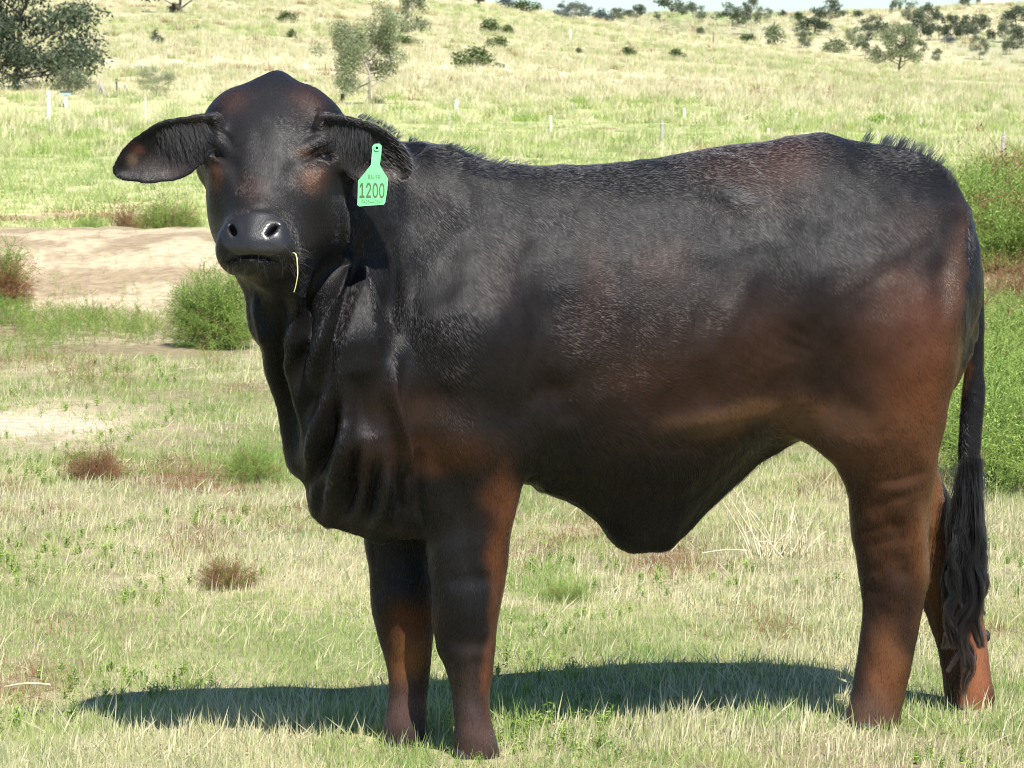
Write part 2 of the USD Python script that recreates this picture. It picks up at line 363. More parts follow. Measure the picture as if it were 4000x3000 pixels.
# brisket and dewlap: a hanging fold along the front
def dew():
    st = pl([(470, 650, 740, 5.36, .015), (540, 590, 775, 5.29, .045), (590, 545, 790, 5.24, .065), (640, 536, 805, 5.225, .08), (720, 541, 830, 5.215, .10), (760, 566, 850, 5.23, .11), (820, 586, 880, 5.25, .12), (880, 599, 900, 5.27, .13), (960, 607, 910, 5.285, .135), (1005, 622, 920, 5.30, .13), (1040, 655, 925, 5.31, .125), (1090, 671, 922, 5.325, .105), (1125, 695, 912, 5.335, .08), (1148, 732, 890, 5.345, .05), (1160, 765, 860, 5.35, .025), (1166, 790, 830, 5.35, .01)])
    c = np.array([atb((a + b) / 2, y, Y) for y, a, b, Y, _ in st]); rx = (st[:, 2] - st[:, 1]) / 2 / F * c[:, 1]
    o = np.argsort(c[:, 2]); z = c[o, 2]
    cx, cy, Rx, Ry = (PchipInterpolator(z, q[o]) for q in (c[:, 0], c[:, 1], rx, st[:, 4]))
    def fn(X, Y, Z):
        zc = np.clip(Z, z[0], z[-1]); a, b, r, w = cx(zc), cy(zc), Rx(zc), Ry(zc)
        e = np.clip((X - a) / r, -1.5, 1.5)
        w = w * (0.45 + 0.55 * sstep(-1, 0.1, e))
        f = (np.sqrt(((X - a) / r) ** 2 + ((Y - b) / w) ** 2) - 1) * np.minimum(r, w)
        return np.maximum(f, np.abs(Z - zc) - 0.004)
    add((c[:, 0] - rx).min() * np.array([1, 0, 0]) + [0, 5.0 + DYF, z[0]], np.array([(c[:, 0] + rx).max(), 5.5 + DYF, z[-1]]), fn, .085)
dew()
# neck
chain([(atb(600, 300, 5.27), .10), (atb(690, 420, 5.33), .125), (atb(770, 520, 5.40), .155), (atb(880, 620, 5.44), .175)], .06)
chain([(atb(650, 300, 5.28), .06), (atb(760, 392, 5.38), .085), (atb(880, 450, 5.44), .115)], .06)
# sheath under the belly
def sheath():
    a = pl([(1180, 1052), (1230, 1076), (1290, 1118), (1340, 1176), (1372, 1192), (1430, 1190), (1462, 1164), (1515, 1112), (1560, 1068), (1620, 1012), (1690, 965), (1760, 930)])
    p = on_body(a[:, 0], a[:, 1]); fz = PchipInterpolator(ulocal(p), p[:, 2]); r = ulocal(p)[[0, -1]]
    def fn(X, Y, Z):
        uu = (X - A0[0]) * U[0] + (Y - A0[1]) * U[1]; v = (X - A0[0]) * V[0] + (Y - A0[1]) * V[1]
        u = np.clip(uu, r[0], r[1]); b = fz(u); d = Z - b
        w = 0.026 + 0.085 * np.clip(d / 0.12, 0, 1.6)
        return np.maximum(np.maximum((np.abs(v) - w) * 0.7, -d * 0.8), np.maximum(np.abs(uu - u) - .004, Z - 0.80))
    lo, hi = p.min(0) - [.1, .2, 0], p.max(0) + [.1, .2, .2]
    add(lo, hi, fn, .03)
sheath()
# tail
T_ = [(2006, 396, 0, 20), (2042, 428, 0, 20), (2070, 474, 0, 20), (2091, 540, 0, 19), (2102, 620, 0, 18.5), (2105, 720, 0, 18), (2103, 820, 0, 18.5), (2098, 910, 0, 19), (2094, 1000, 0, 20), (2095, 1060, 0, 16), (2096, 1120, 0, 9)]
tp = np.array([on_body(a, b, c) - U * 0.0 + U * 0.02 * (i > 2) for i, (a, b, c, r) in enumerate(T_)])
tp = np.array([at(a, b, y) for (a, b, c, r), y in zip(T_, np.interp(np.arange(11), [0, 2, 4, 10], [8.13, 8.16, 8.19, 8.17]))])
rope([(p, 1.28 * r / F * p[1]) for p, (a, b, c, r) in zip(tp, T_)], .02)

# head
yaw, tilt = math.radians(10), math.radians(33)
HN = np.array([-math.sin(yaw) * math.cos(tilt), -math.cos(yaw) * math.cos(tilt), math.sin(tilt)])   # out of the face
HS = np.array([-math.sin(yaw) * math.sin(tilt), -math.cos(yaw) * math.sin(tilt), -math.cos(tilt)])  # down the face
HT = np.array([math.cos(yaw), -math.sin(yaw), 0.0])                                              # to the animal's left
HO = atb(563, 335, 5.03); HK = 1.036
AX = np.array([HT, HS, HN])
def hp(t, s, n): return HO + (HT * t + HS * s + HN * n) * HK
def hell(t, s, n, r, k=.03, cut=False, rot=0.0, spin=0.0):
    M = AX
    if rot:
        c, sn = math.cos(rot), math.sin(rot); M = np.array([c * HT + sn * HS, -sn * HT + c * HS, HN])
    ellipsoid(hp(t, s, n), M, np.asarray(r) * HK, k, cut)
def hcone(a, ra, b, rb, k=.03, sq=None): cone(hp(*a), ra * HK, hp(*b), rb * HK, k, sq)
hell(-.016, -.085, -.125, (.138, .118, .105), .05)          # skull
hell(-.022, -.168, -.130, (.084, .048, .065), .05)          # poll
hell(-.024, -.232, -.135, (.028, .034, .042), .03)
hell(-.024, -.205, -.140, (.052, .030, .05), .04)
for sd in (-1, 1): hell(-.020 + sd * .078, -.140, -.140, (.046, .042, .060), .06)
hell(.004, .000, -.130, (.119, .105, .110), .05)
for sd in (-1, 1):
    hell(sd * .100, -.052, -.080, (.030, .032, .042), .04)     # brow over the eye
    hell(.005 + sd * .088, .040, -.098, (.030, .046, .050), .04)      # below the eye
    hcone((sd * .070 + .004, .045, -.165), .054, (sd * .040 + .004, .150, -.105), .036, .05)
    hell(sd * .056 - .004, .040, -.215, (.048, .085, .07), .05)       # angle of the jaw
hcone((0, -.05, -.080), .070, (0, .115, -.056), .050, .05)
hcone((0, .03, -.13), .085, (0, .14, -.095), .056, .05)
hell(.006, .152, -.050, (.056, .050, .054), .04)          # muzzle
hell(.006, .182, -.048, (.062, .040, .050), .03)
hell(.006, .190, -.052, (.058, .026, .044), .02)
for sd in (-1, 1):
    hell(.004 + sd * .042, .164, -.036, (.024, .030, .030), .025)      # nostril wing
    hell(.006 + sd * .052, .182, -.062, (.018, .026, .038), .02)      # corner of the lip
hell(.006, .176, -.112, (.048, .034, .040), .012)         # chin
hcone((.006, .150, -.15), .038, (.01, .08, -.23), .062, .04)
cone(hp(.03, .15, -.19), .042, atb(645, 620, 5.20), .070, .05)
cone(hp(0, .04, -.22), .09, atb(700, 480, 5.35), .115, .06)
for sd in (-1, 1):
    hell(.006 + sd * .038, .165, .000, (.0052, .0160, .030), .004, True, rot=sd * .5)   # nostril
hell(.006, .2115, -.026, (.054, .0026, .036), .004, True)  # mouth
for sd in (-1, 1):
    hell(sd * .112, -.030, -.050, (.023, .0088, .020), .009, True, rot=-sd * .40)  # eye socket
    cone(hp(sd * .085, -.055, -.15), .042, hp(sd * .122, -.060, -.142), .028, .05)   # root of the ear

# ears: cupped leaf-shaped shells
def ear(poly, base, tip, Yb, Yt, cup, th):
    c = np.array(poly, float)
    for _ in range(3): c = np.stack([c * .75 + np.roll(c, -1, 0) * .25, c * .25 + np.roll(c, -1, 0) * .75], 1).reshape(-1, 2)
    Yb, Yt = Yb + DYF, Yt + DYF
    P = shapely.Polygon(c).buffer(3)
    b = np.array(P.bounds); lo = at(b[0], b[3], min(Yb, Yt) - .06); hi = at(b[2], b[1], max(Yb, Yt) + .06)
    s = box_idx(np.minimum(lo, hi) - .03, np.maximum(lo, hi) + .03)
    X, Y, Z = grid(s); Ym = (Yb + Yt) / 2
    q = proj(np.stack(np.broadcast_arrays(X[:, 0], np.full((1, 1), Ym), Z[:, 0]), -1))      # x-z grid seen at the ear's mean depth
    pts = shapely.points(q[..., 0], q[..., 1])
    d = shapely.distance(P.exterior, pts) * np.where(shapely.contains(P, pts), 1, -1)
    t = np.clip(((q - base) @ (np.subtract(tip, base))) / np.sum(np.subtract(tip, base) ** 2.0), -.2, 1.1)
    mid = Yb + (Yt - Yb) * t + cup * (1 - np.exp(-np.maximum(d, 0) / 26.0))
    half = th * (0.55 + 0.45 * np.clip(1 - t, 0, 1)) * np.sqrt(np.clip(d / 9.0, 0, 1))
    f = np.maximum(np.abs(Y - mid[:, None, :]) - half[:, None, :], -(d / F * Ym)[:, None, :])
    VAL[s] = smin(VAL[s], f.astype(np.float32), .018)
EARL = [(480, 246), (425, 250), (400, 254), (350, 262), (305, 288), (268, 320), (248, 350), (243, 372), (256, 387), (280, 392), (330, 394), (380, 389), (410, 375), (432, 352), (452, 335), (480, 322)]
EARR = [(680, 246), (735, 250), (765, 258), (805, 268), (845, 292), (872, 322), (887, 352), (886, 378), (872, 391), (850, 395), (800, 400), (768, 390), (745, 368), (728, 335), (690, 310)]
ear(EARL, (450, 300), (245, 370), 5.105, 5.105, .028, .012)
ear(EARR, (710, 285), (885, 370), 5.085, 5.110, .030, .012)

def surface_nets():
    s = VAL < 0
    c = np.zeros(tuple(n - 1 for n in s.shape), np.int8)
    for i in (0, 1):
        for j in (0, 1):
            for k in (0, 1):
                c += s[i:s.shape[0] - 1 + i, j:s.shape[1] - 1 + j, k:s.shape[2] - 1 + k]
    act = (c > 0) & (c < 8)
    I = np.argwhere(act); ids = np.full(act.shape, -1, np.int32); ids[act] = np.arange(len(I))
    off = np.array([(i, j, k) for i in (0, 1) for j in (0, 1) for k in (0, 1)])
    vals = np.stack([VAL[I[:, 0] + o[0], I[:, 1] + o[1], I[:, 2] + o[2]] for o in off], 1).astype(float)
    acc, cnt = np.zeros((len(I), 3)), np.zeros(len(I))
    for a in range(8):
        for b in range(a + 1, 8):
            if np.abs(off[a] - off[b]).sum() != 1: continue
            va, vb = vals[:, a], vals[:, b]; m = (va < 0) != (vb < 0)
            t = np.where(m, va / np.where(m, va - vb, 1), 0)
            acc += np.where(m[:, None], off[a] + (off[b] - off[a]) * t[:, None], 0); cnt += m
    fr = acc / cnt[:, None]
    v = np.stack([np.interp(I[:, a] + fr[:, a], np.arange(len(g)), g) for a, g in enumerate((xs, ys, zs))], 1)
    quads = []
    for ax in range(3):
        e = [slice(None)] * 3; e2 = [slice(None)] * 3; e[ax] = slice(0, -1); e2[ax] = slice(1, None)
        m = s[tuple(e)] != s[tuple(e2)]
        K = np.argwhere(m); b_, c_ = (ax + 1) % 3, (ax + 2) % 3
        ok = (K[:, b_] > 0) & (K[:, c_] > 0) & (K[:, b_] < act.shape[b_]) & (K[:, c_] < act.shape[c_]); K = K[ok]
        def at_(db, dc):
            L = K.copy(); L[:, b_] -= db; L[:, c_] -= dc; return ids[L[:, 0], L[:, 1], L[:, 2]]
        qd = np.stack([at_(0, 0), at_(1, 0), at_(1, 1), at_(0, 1)], 1)
        inside = s[K[:, 0], K[:, 1], K[:, 2]]
        qd[~inside] = qd[~inside][:, ::-1]
        quads.append(qd)
    return v, np.vstack(quads)
bv, bq = surface_nets()
bf = np.vstack([bq[:, [0, 1, 2]], bq[:, [0, 2, 3]]])
# keep the one connected body
comp = sparse.csgraph.connected_components(sparse.coo_matrix((np.ones(len(bf) * 2), (np.r_[bf[:, 0], bf[:, 1]], np.r_[bf[:, 1], bf[:, 2]])), shape=(len(bv), len(bv))))[1]
big = np.bincount(comp).argmax(); keep = comp == big; remap = np.cumsum(keep) - 1
bf = remap[bf[keep[bf[:, 0]]]]; bv = bv[keep]
def normals(v, f):
    n = np.zeros_like(v); fn = np.cross(v[f[:, 1]] - v[f[:, 0]], v[f[:, 2]] - v[f[:, 0]])
    for k in range(3): np.add.at(n, f[:, k], fn)
    return n / np.maximum(np.linalg.norm(n, axis=1, keepdims=True), 1e-12)
_e = np.vstack([bf[:, [0, 1]], bf[:, [1, 2]], bf[:, [2, 0]]])
ADJ = sparse.coo_matrix((np.ones(len(_e) * 2), (np.r_[_e[:, 0], _e[:, 1]], np.r_[_e[:, 1], _e[:, 0]])), shape=(len(bv),) * 2).tocsr()
ADJ.data[:] = 1; DEG = np.asarray(ADJ.sum(1)).ravel()
def relax(x, it, lam=.5, mu=-.53):
    for _ in range(it):
        x = x + lam * ((ADJ @ x) / DEG[:, None] - x); x = x + mu * ((ADJ @ x) / DEG[:, None] - x)
    return x
from scipy.ndimage import map_coordinates
def field(p):
    ix = [np.interp(p[:, a], g, np.arange(len(g))) for a, g in enumerate((xs, ys, zs))]
    return map_coordinates(VAL, ix, order=1)
for _ in range(3):
    n_ = normals(bv, bf); e_ = 0.004
    f0 = field(bv); g_ = (field(bv + n_ * e_) - field(bv - n_ * e_)) / (2 * e_)
    bv = bv - n_ * np.clip(f0 / np.maximum(g_, .3), -.005, .005)[:, None]
    bv = relax(bv, 3)
bv = relax(bv, 5)
_w = (1 - np.exp(-((proj(bv)[:, 0] - 560) / 320) ** 6 - ((proj(bv)[:, 1] - 330) / 290) ** 6))[:, None] * sstep(.12, .3, bv[:, 2:3])
bv = bv + (relax(bv, 25) - bv) * _w
bn = normals(bv, bf)
del VAL
# ------------------------------------------------------------------ sculpting: folds, muscles and wrinkles as strokes over the skin
_pp = proj(bv); _bin = np.floor(_pp / 7).astype(int) - np.floor(_pp.min(0) / 7).astype(int)
_front = np.full(_bin.max(0) + 3, 99.0); np.minimum.at(_front, (_bin[:, 0] + 1, _bin[:, 1] + 1), bv[:, 1])
_fr = np.minimum.reduce([np.roll(np.roll(_front, i, 0), j, 1) for i in (-1, 0, 1) for j in (-1, 0, 1)])
VIS = (bn[:, 1] < 0.25) & (bv[:, 1] < _fr[_bin[:, 0] + 1, _bin[:, 1] + 1] + .05)
def seg_dist(p, line):
    """Distance to a polyline and the place along it, 0 to 1."""
    line = np.atleast_2d(np.asarray(line, float))
    if len(line) == 1: return np.linalg.norm(p - line[0], axis=1), np.full(len(p), .5)
    t = np.r_[0, np.cumsum(np.linalg.norm(np.diff(line, axis=0), axis=1))]
    if len(line) > 2: line = PchipInterpolator(t, line)(np.linspace(0, t[-1], 24))
    d, w = np.full(len(p), 1e9), np.zeros(len(p)); n = len(line) - 1
    for i, (a, b) in enumerate(zip(line[:-1], line[1:])):
        e = b - a; t = np.clip(((p - a) @ e) / max(e @ e, 1e-9), 0, 1)
        q = np.linalg.norm(p - a - t[:, None] * e, axis=1); m = q < d
        d[m] = q[m]; w[m] = (i + t[m]) / n
    return d, w
DISP = np.zeros(len(bv))
def stroke(line, r, amp, power=2.0):
    line = np.atleast_2d(np.asarray(line, float)); lo, hi = line.min(0) - 3 * r, line.max(0) + 3 * r
    k = np.nonzero(VIS & (_pp > lo).all(1) & (_pp < hi).all(1))[0]
    d, t = seg_dist(_pp[k], line)
    taper = np.clip(np.sin(np.pi * np.clip(t, .02, .98)), 0, 1) ** .7 if len(line) > 2 else 1.0
    DISP[k] += amp * taper * np.exp(-(d / r) ** power)
# neck and dewlap folds
stroke([(748, 470), (735, 540), (716, 620), (698, 700), (682, 770), (674, 835)], 14, 0.0416)
stroke([(775, 560), (750, 650), (722, 740), (704, 830)], 12, -0.0352)
stroke([(712, 540), (690, 610), (668, 690), (656, 770), (650, 830)], 13, -0.0304)
stroke([(640, 610), (638, 700), (640, 780), (655, 850), (668, 920), (662, 970), (640, 1010)], 15, 0.0336)
stroke([(610, 640), (606, 740), (612, 830), (625, 920), (628, 975)], 14, -0.0256)
stroke([(560, 620), (562, 690), (580, 740)], 16, 0.0128)
stroke([(705, 840), (694, 920), (680, 980), (660, 1022)], 12, 0.0336)
stroke([(722, 850), (714, 930), (694, 1000), (672, 1050)], 10, -0.0336)
stroke([(748, 900), (738, 980), (720, 1060), (708, 1132)], 14, 0.0336)
stroke([(772, 960), (756, 1040), (740, 1120)], 11, -0.0336)
stroke([(690, 1010), (684, 1070), (690, 1120)], 12, 0.0160)
stroke([(838, 990), (830, 1070), (800, 1145)], 12, 0.0192)
stroke([(815, 990), (806, 1070), (780, 1140)], 11, -0.0224)
stroke([(872, 1010), (868, 1080), (846, 1142)], 11, -0.0192)
stroke([(560, 640), (575, 740), (590, 830), (602, 920)], 12, 0.0128)
stroke([(770, 800), (785, 880), (800, 950)], 34, -0.0256)
stroke([(845, 770), (842, 835), (856, 900), (872, 960), (886, 1010)], 13, 0.0320)
stroke([(905, 960), (905, 1080), (918, 1150)], 12, -0.0160)
stroke([(770, 560), (790, 640), (800, 720), (815, 780)], 16, 0.0160)
stroke([(840, 480), (850, 600), (845, 700)], 18, -0.0112)
# shoulder, ribs, loin, haunch: broad soft forms
stroke([(930, 700), (1040, 715)], 90, .022)
stroke([(880, 845), (960, 860), (1060, 872)], 55, -.012)
stroke([(985, 510), (945, 630)], 40, -.006)
stroke([(1078, 500)], 34, -.006)
stroke([(1150, 500), (1172, 650), (1186, 800)], 48, -.010)
stroke([(1200, 850), (1220, 890)], 34, -.010)
stroke([(1170, 900), (1150, 970)], 30, .008)
stroke([(1000, 970), (1040, 975)], 50, .010)
for a in ([(1262, 560), (1290, 680), (1300, 800)], [(1340, 560), (1368, 680), (1380, 800)], [(1418, 560), (1446, 670), (1458, 780)]): stroke(a, 24, -.0028)
stroke([(1560, 425), (1600, 432)], 30, .009)
stroke([(1560, 500), (1600, 540)], 70, -.007)
stroke([(1640, 520), (1680, 680), (1712, 790)], 50, -.016)
stroke([(1850, 640), (1900, 620)], 110, .020)
stroke([(1800, 500), (1850, 500)], 60, -.008)
stroke([(1960, 770)], 90, .010)
stroke([(2035, 580), (2028, 740)], 22, -.006)
stroke([(1725, 865)], 28, .010)
stroke([(1390, 950), (1480, 920), (1590, 895), (1690, 885)], 26, .010)
stroke([(1340, 880), (1500, 850), (1680, 825)], 40, -.005)
# wrinkles of the hind leg
for x0, y0, x1, y1, r, a in ((1895, 1040, 2006, 1016, 8, -.0035), (1905, 1058, 1996, 1040, 9, .003), (1868, 1096, 1968, 1062, 9, -.003), (1850, 1112, 1925, 1126, 10, .003), (1852, 1142, 1908, 1132, 7, -.003), (1862, 1176, 1936, 1160, 9, -.0022), (1856, 1230, 1905, 1222, 7, -.003), (1866, 1268, 1918, 1278, 8, -.002)):
    stroke([(x0, y0), ((x0 + x1) / 2, (y0 + y1) / 2 + 5), (x1, y1)], r, a)
stroke([(1960, 1160), (1945, 1220), (1930, 1300)], 22, .008)
stroke([(1975, 1300), (1950, 1400), (1935, 1480)], 12, .004)
# fore legs
stroke([(1005, 1322)], 42, .010)
stroke([(985, 1390), (1040, 1392)], 14, -.005)
stroke([(985, 1255), (1040, 1250)], 18, -.005)
stroke([(1935, 1140), (1945, 1235)], 20, -.009)
stroke([(1980, 1080), (1988, 1180), (1984, 1285)], 15, .011)
stroke([(868, 1300)], 34, .010)
stroke([(960, 1200), (980, 1260)], 36, .006)
stroke([(1060, 1360), (1050, 1440), (1045, 1520)], 9, .004)
stroke([(1025, 1430), (1020, 1520)], 9, -.004)
stroke([(865, 1250)], 40, .006)
# face
stroke([(640, 332), (660, 318), (685, 303), (712, 296)], 11, .0035)
stroke([(650, 308), (672, 290), (704, 280)], 6, -.005)
stroke([(655, 292), (675, 276), (700, 268)], 6, .004)
stroke([(648, 348), (668, 338), (690, 322), (706, 314)], 5, -.008)
stroke([(654, 360), (676, 350), (704, 338)], 7, .007)
stroke([(690, 374)], 22, .006)
stroke([(640, 352), (625, 372), (640, 395)], 12, -.005)
stroke([(450, 296), (470, 305), (490, 322), (502, 336)], 10, .003)
stroke([(462, 275), (485, 290), (503, 318)], 5, -.005)
stroke([(452, 318), (470, 334), (488, 346)], 5, -.008)
stroke([(454, 334), (470, 346), (484, 354)], 6, .006)
stroke([(466, 374)], 17, .007)
stroke([(505, 360), (512, 390)], 14, -.005)
stroke([(545, 230), (560, 300), (562, 360)], 18, -.003)
stroke([(500, 210), (480, 250)], 24, .005)
stroke([(670, 205), (690, 250)], 24, .005)
stroke([(555, 420)], 40, .004)
stroke([(500, 446), (555, 450), (620, 446)], 7, -.004)
stroke([(716, 440), (712, 520), (690, 590)], 14, .008)
stroke([(495, 535), (530, 545), (590, 545), (622, 536)], 8, .003)
fl = np.zeros((len(bv), 1)); DISP2 = DISP[:, None]
for _ in range(2): DISP2 = DISP2 * .5 + (ADJ @ DISP2) / DEG[:, None] * .5
bv = bv + bn * DISP2
w_ = 1 - np.exp(-((_pp[:, 0] - 560) / 330) ** 2 - ((_pp[:, 1] - 350) / 260) ** 2)
bump = (meshkit.fbm(bv * [9, 9, 7], 2, 4) - .5) * .018 + (meshkit.fbm(bv * [22, 22, 13], 2, 7) - .5) * .0065
bv = bv + bn * (bump * w_)[:, None]
bn = normals(bv, bf)

# ------------------------------------------------------------------ colours of the coat, and the painted sheen of the face
BLACK = np.array([.0062, .0058, .0060])
PATCH = [((572, 320), 150, 190, (.026, .024, .0235), .85), ((1560, 800), 420, 170, (.026, .014, .009), .8), ((1480, 840), 190, 90, (.038, .017, .010), .8), ((1660, 760), 80, 110, (.042, .019, .010), .7),  # first patch: sheen of the face painted in as paler hair
    ((1990, 830), 95, 190, (.155, .054, .021), .95), ((1930, 740), 110, 120, (.060, .024, .012), .8), ((1880, 960), 130, 90, (.11, .048, .022), .85), ((2070, 640), 26, 200, (.085, .038, .018), .6), ((1990, 480), 90, 60, (.035, .022, .018), .5),
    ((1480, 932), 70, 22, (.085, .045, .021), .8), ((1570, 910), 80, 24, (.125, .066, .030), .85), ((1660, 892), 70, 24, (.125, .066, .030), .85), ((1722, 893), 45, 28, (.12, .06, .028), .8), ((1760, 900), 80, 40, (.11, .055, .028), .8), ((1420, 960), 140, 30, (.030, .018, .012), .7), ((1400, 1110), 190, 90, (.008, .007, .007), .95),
    ((1930, 1130), 110, 160, (.075, .032, .015), .85), ((1990, 1200), 22, 150, (.12, .05, .022), .8), ((1925, 1450), 46, 110, (.19, .080, .032), .85), ((1865, 1380), 24, 160, (.055, .030, .020), .7), ((1880, 1545), 70, 40, (.14, .078, .055), .8),
    ((2022, 1180), 26, 200, (.19, .085, .034), .95), ((2115, 1430), 32, 170, (.33, .125, .058), .95), ((2050, 1450), 18, 120, (.10, .045, .025), .8), ((2095, 1540), 60, 34, (.27, .125, .08), .8),
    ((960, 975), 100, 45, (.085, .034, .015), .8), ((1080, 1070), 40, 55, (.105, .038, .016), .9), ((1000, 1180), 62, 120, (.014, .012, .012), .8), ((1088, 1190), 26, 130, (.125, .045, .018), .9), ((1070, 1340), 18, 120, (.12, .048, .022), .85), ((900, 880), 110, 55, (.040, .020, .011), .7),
    ((1010, 1500), 46, 100, (.060, .040, .034), .8), ((1055, 1470), 16, 110, (.14, .055, .028), .85), ((1030, 1600), 60, 60, (.10, .060, .048), .8),
    ((880, 1340), 46, 60, (.095, .034, .015), .9), ((872, 1430), 40, 60, (.20, .085, .032), .95), ((866, 1540), 54, 50, (.12, .068, .055), .85),
    ((684, 386), 32, 28, (.075, .030, .014), .85), ((462, 378), 18, 32, (.075, .032, .015), .8), ((670, 330), 30, 12, (.07, .035, .02), .6), ((500, 212), 40, 36, (.050, .027, .021), .8), ((668, 214), 40, 40, (.050, .027, .021), .8), ((548, 402), 32, 34, (.042, .022, .017), .7),
    ((425, 265), 22, 12, (.06, .035, .022), .7), ((352, 365), 70, 30, (.055, .042, .038), .7), ((285, 347), 12, 15, (.17, .115, .08), .9), ((298, 325), 14, 12, (.12, .05, .035), .9), ((840, 372), 40, 14, (.055, .042, .034), .7), ((760, 350), 30, 30, (.04, .034, .03), .6),
    ((800, 985), 60, 50, (.030, .016, .010), .6), ((555, 515), 84, 52, (.034, .030, .028), .95),
    ((1100, 610), 60, 90, (.020, .014, .012), .5), ((1270, 620), 40, 90, (.034, .018, .013), .6), ((1420, 580), 60, 50, (.034, .018, .013), .6), ((1620, 380), 110, 70, (.034, .020, .016), .6), ((1700, 340), 60, 50, (.040, .018, .013), .6)]
def coat(p, seed=0):
    q_ = proj(p); n1 = meshkit.fbm(p * 9, 3, 21) - .5; n2 = meshkit.fbm(p * 9, 3, 33) - .5
    q_ = q_ + np.stack([n1, n2], 1) * 70 * np.clip((q_[:, :1] - 300) / 700, .25, 1)
    c = np.repeat(BLACK[None], len(p), 0)
    for (x, y), rx, ry, col, s in PATCH:
        w = s * np.exp(-(np.hypot((q_[:, 0] - x) / rx, (q_[:, 1] - y) / ry)) ** 2.6)
        c = mixc(c, np.array(col) * (.70 if max(col) < .3 else .66), w)
    ed_ = np.interp(q_[:, 1], [800, 880], [2082, 2056]); tl_ = sstep(0, 12, q_[:, 0] - ed_) * (q_[:, 1] < 1130)
    c = mixc(c, BLACK * 1.15, tl_)
    return c
bcol = coat(bv)

skin = mat('skin', {'a': ('attribute', {'attribute': 'tint'}), 'g': ('geometry', {}), 'mp': ('mapping', {'mapping_type': 'point', 'rotation': (0, .62, 0), 'scale': (620.0, 260.0, 48.0)}), 'n': ('noise_texture', {'scale': 1.0, 'detail': 3}),
    'm2': ('mapping', {'mapping_type': 'point', 'rotation': (0, .62, 0), 'scale': (90.0, 60.0, 12.0)}), 'n2': ('noise_texture', {'scale': 1.0, 'detail': 4}),
    'r': ('map_range', {'from_min': .3, 'from_max': .7, 'to_min': .34, 'to_max': .56}), 'b': ('bump', {'strength': .55, 'distance': .0022}),
    'p': ('principled_bsdf', {'specular_ior_level': .14})},
    [('a.color', 'p.base_color'), ('g.position', 'mp.vector'), ('mp.vector', 'n.vector'), ('g.position', 'm2.vector'), ('m2.vector', 'n2.vector'), ('n2.fac', 'r.value'), ('r.result', 'p.roughness'), ('n.fac', 'b.height'), ('b.normal', 'p.normal')], 'p.BSDF')
hairm = mat('coat_hair_material', {'a': ('attribute', {'attribute': 'tint'}), 'p': ('principled_hair_bsdf', {'roughness': .17, 'radial_roughness': .20, 'ior': 1.48, 'random_roughness': .2, 'coat': .0})},
    [('a.color', 'p.color')], 'p.BSDF')
longm = mat('long_hair_material', {'a': ('attribute', {'attribute': 'tint'}), 'p': ('principled_hair_bsdf', {'roughness': .28, 'radial_roughness': .32, 'ior': 1.42})}, [('a.color', 'p.color')], 'p.BSDF')
wet = mat('wet_nose', {'g': ('geometry', {}), 'n': ('noise_texture', {'scale': 260.0, 'detail': 2}), 'v': ('voronoi_texture', {'scale': 330.0}), 'b': ('bump', {'strength': .35, 'distance': .0012}),
    'p': ('principled_bsdf', {'base_color': (.012, .0105, .010), 'roughness': .42, 'specular_ior_level': .38, 'coat_weight': .30, 'coat_roughness': .16})},
    [('g.position', 'v.vector'), ('v.distance', 'b.height'), ('b.normal', 'p.normal')], 'p.BSDF')
eyem = mat('eye_gloss', {'p': ('principled_bsdf', {'base_color': (.006, .004, .003), 'roughness': .08, 'specular_ior_level': .35})}, [], 'p.BSDF')
hoofm = plain('hoof_horn', (.028, .022, .020), .55, .3, .3, 120)

bull = thing('bull', 'young black-brown bull standing side-on with its head turned to the viewer', 'bull', (float(A0[0]), float(A0[1]), 0))
BASE = np.array([A0[0], A0[1], 0.0])
# bare wet skin of the muzzle is its own material on the same mesh
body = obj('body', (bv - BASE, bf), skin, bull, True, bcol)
fc = bv[bf].mean(1); fq = proj(fc)
MUZZ = (np.hypot((fq[:, 0] - 553) / 76, (fq[:, 1] - 508) / 50) < 1) & (fc[:, 1] < 5.0 + DYF)
sub = UsdGeom.Subset.CreateGeomSubset(UsdGeom.Mesh(body), 'muzzle_skin', UsdGeom.Tokens.face, Vt.IntArray.FromNumpy(np.nonzero(MUZZ)[0].astype(np.int32)), 'materialBind')
UsdShade.MaterialBindingAPI.Apply(sub.GetPrim()).Bind(wet)

# eyes and hooves
for sd in (-1, 1):
    e = trimesh.creation.icosphere(3, .0195); e.apply_translation(hp(sd * .104, -.028, -.066) - BASE)
    obj('eye', e, eyem, bull, True)
def hoof(c, w, l):
    out = []
    for sd in (-1, 1):
        b = trimesh.creation.icosphere(3, 1.0); p = b.vertices
        p[:, 2] = np.clip(p[:, 2], -.55, .6); p[:, :2] *= (1.08 - .22 * p[:, 2:3])
        b.vertices = p * [l, w * .48, .05] + np.array(c) + [-.008, sd * w * .5, .0]
        out.append(b)
    return out
for px, py, v in ((1020, 1668, .10), (868, 1640, -.08), (1878, 1592, .105), (2090, 1578, -.10)):
    c = on_body(px, py, v); c[2] = .006
    for b in hoof(c - BASE, .044, .034): obj('hoof', b, hoofm, bull, True)

dc = trimesh.creation.icosphere(2, 1.0); dc.vertices = dc.vertices * [.012, .011, .015] + on_body(2128, 1374, -.10) - BASE; obj('dewclaw', dc, hoofm, bull, True)
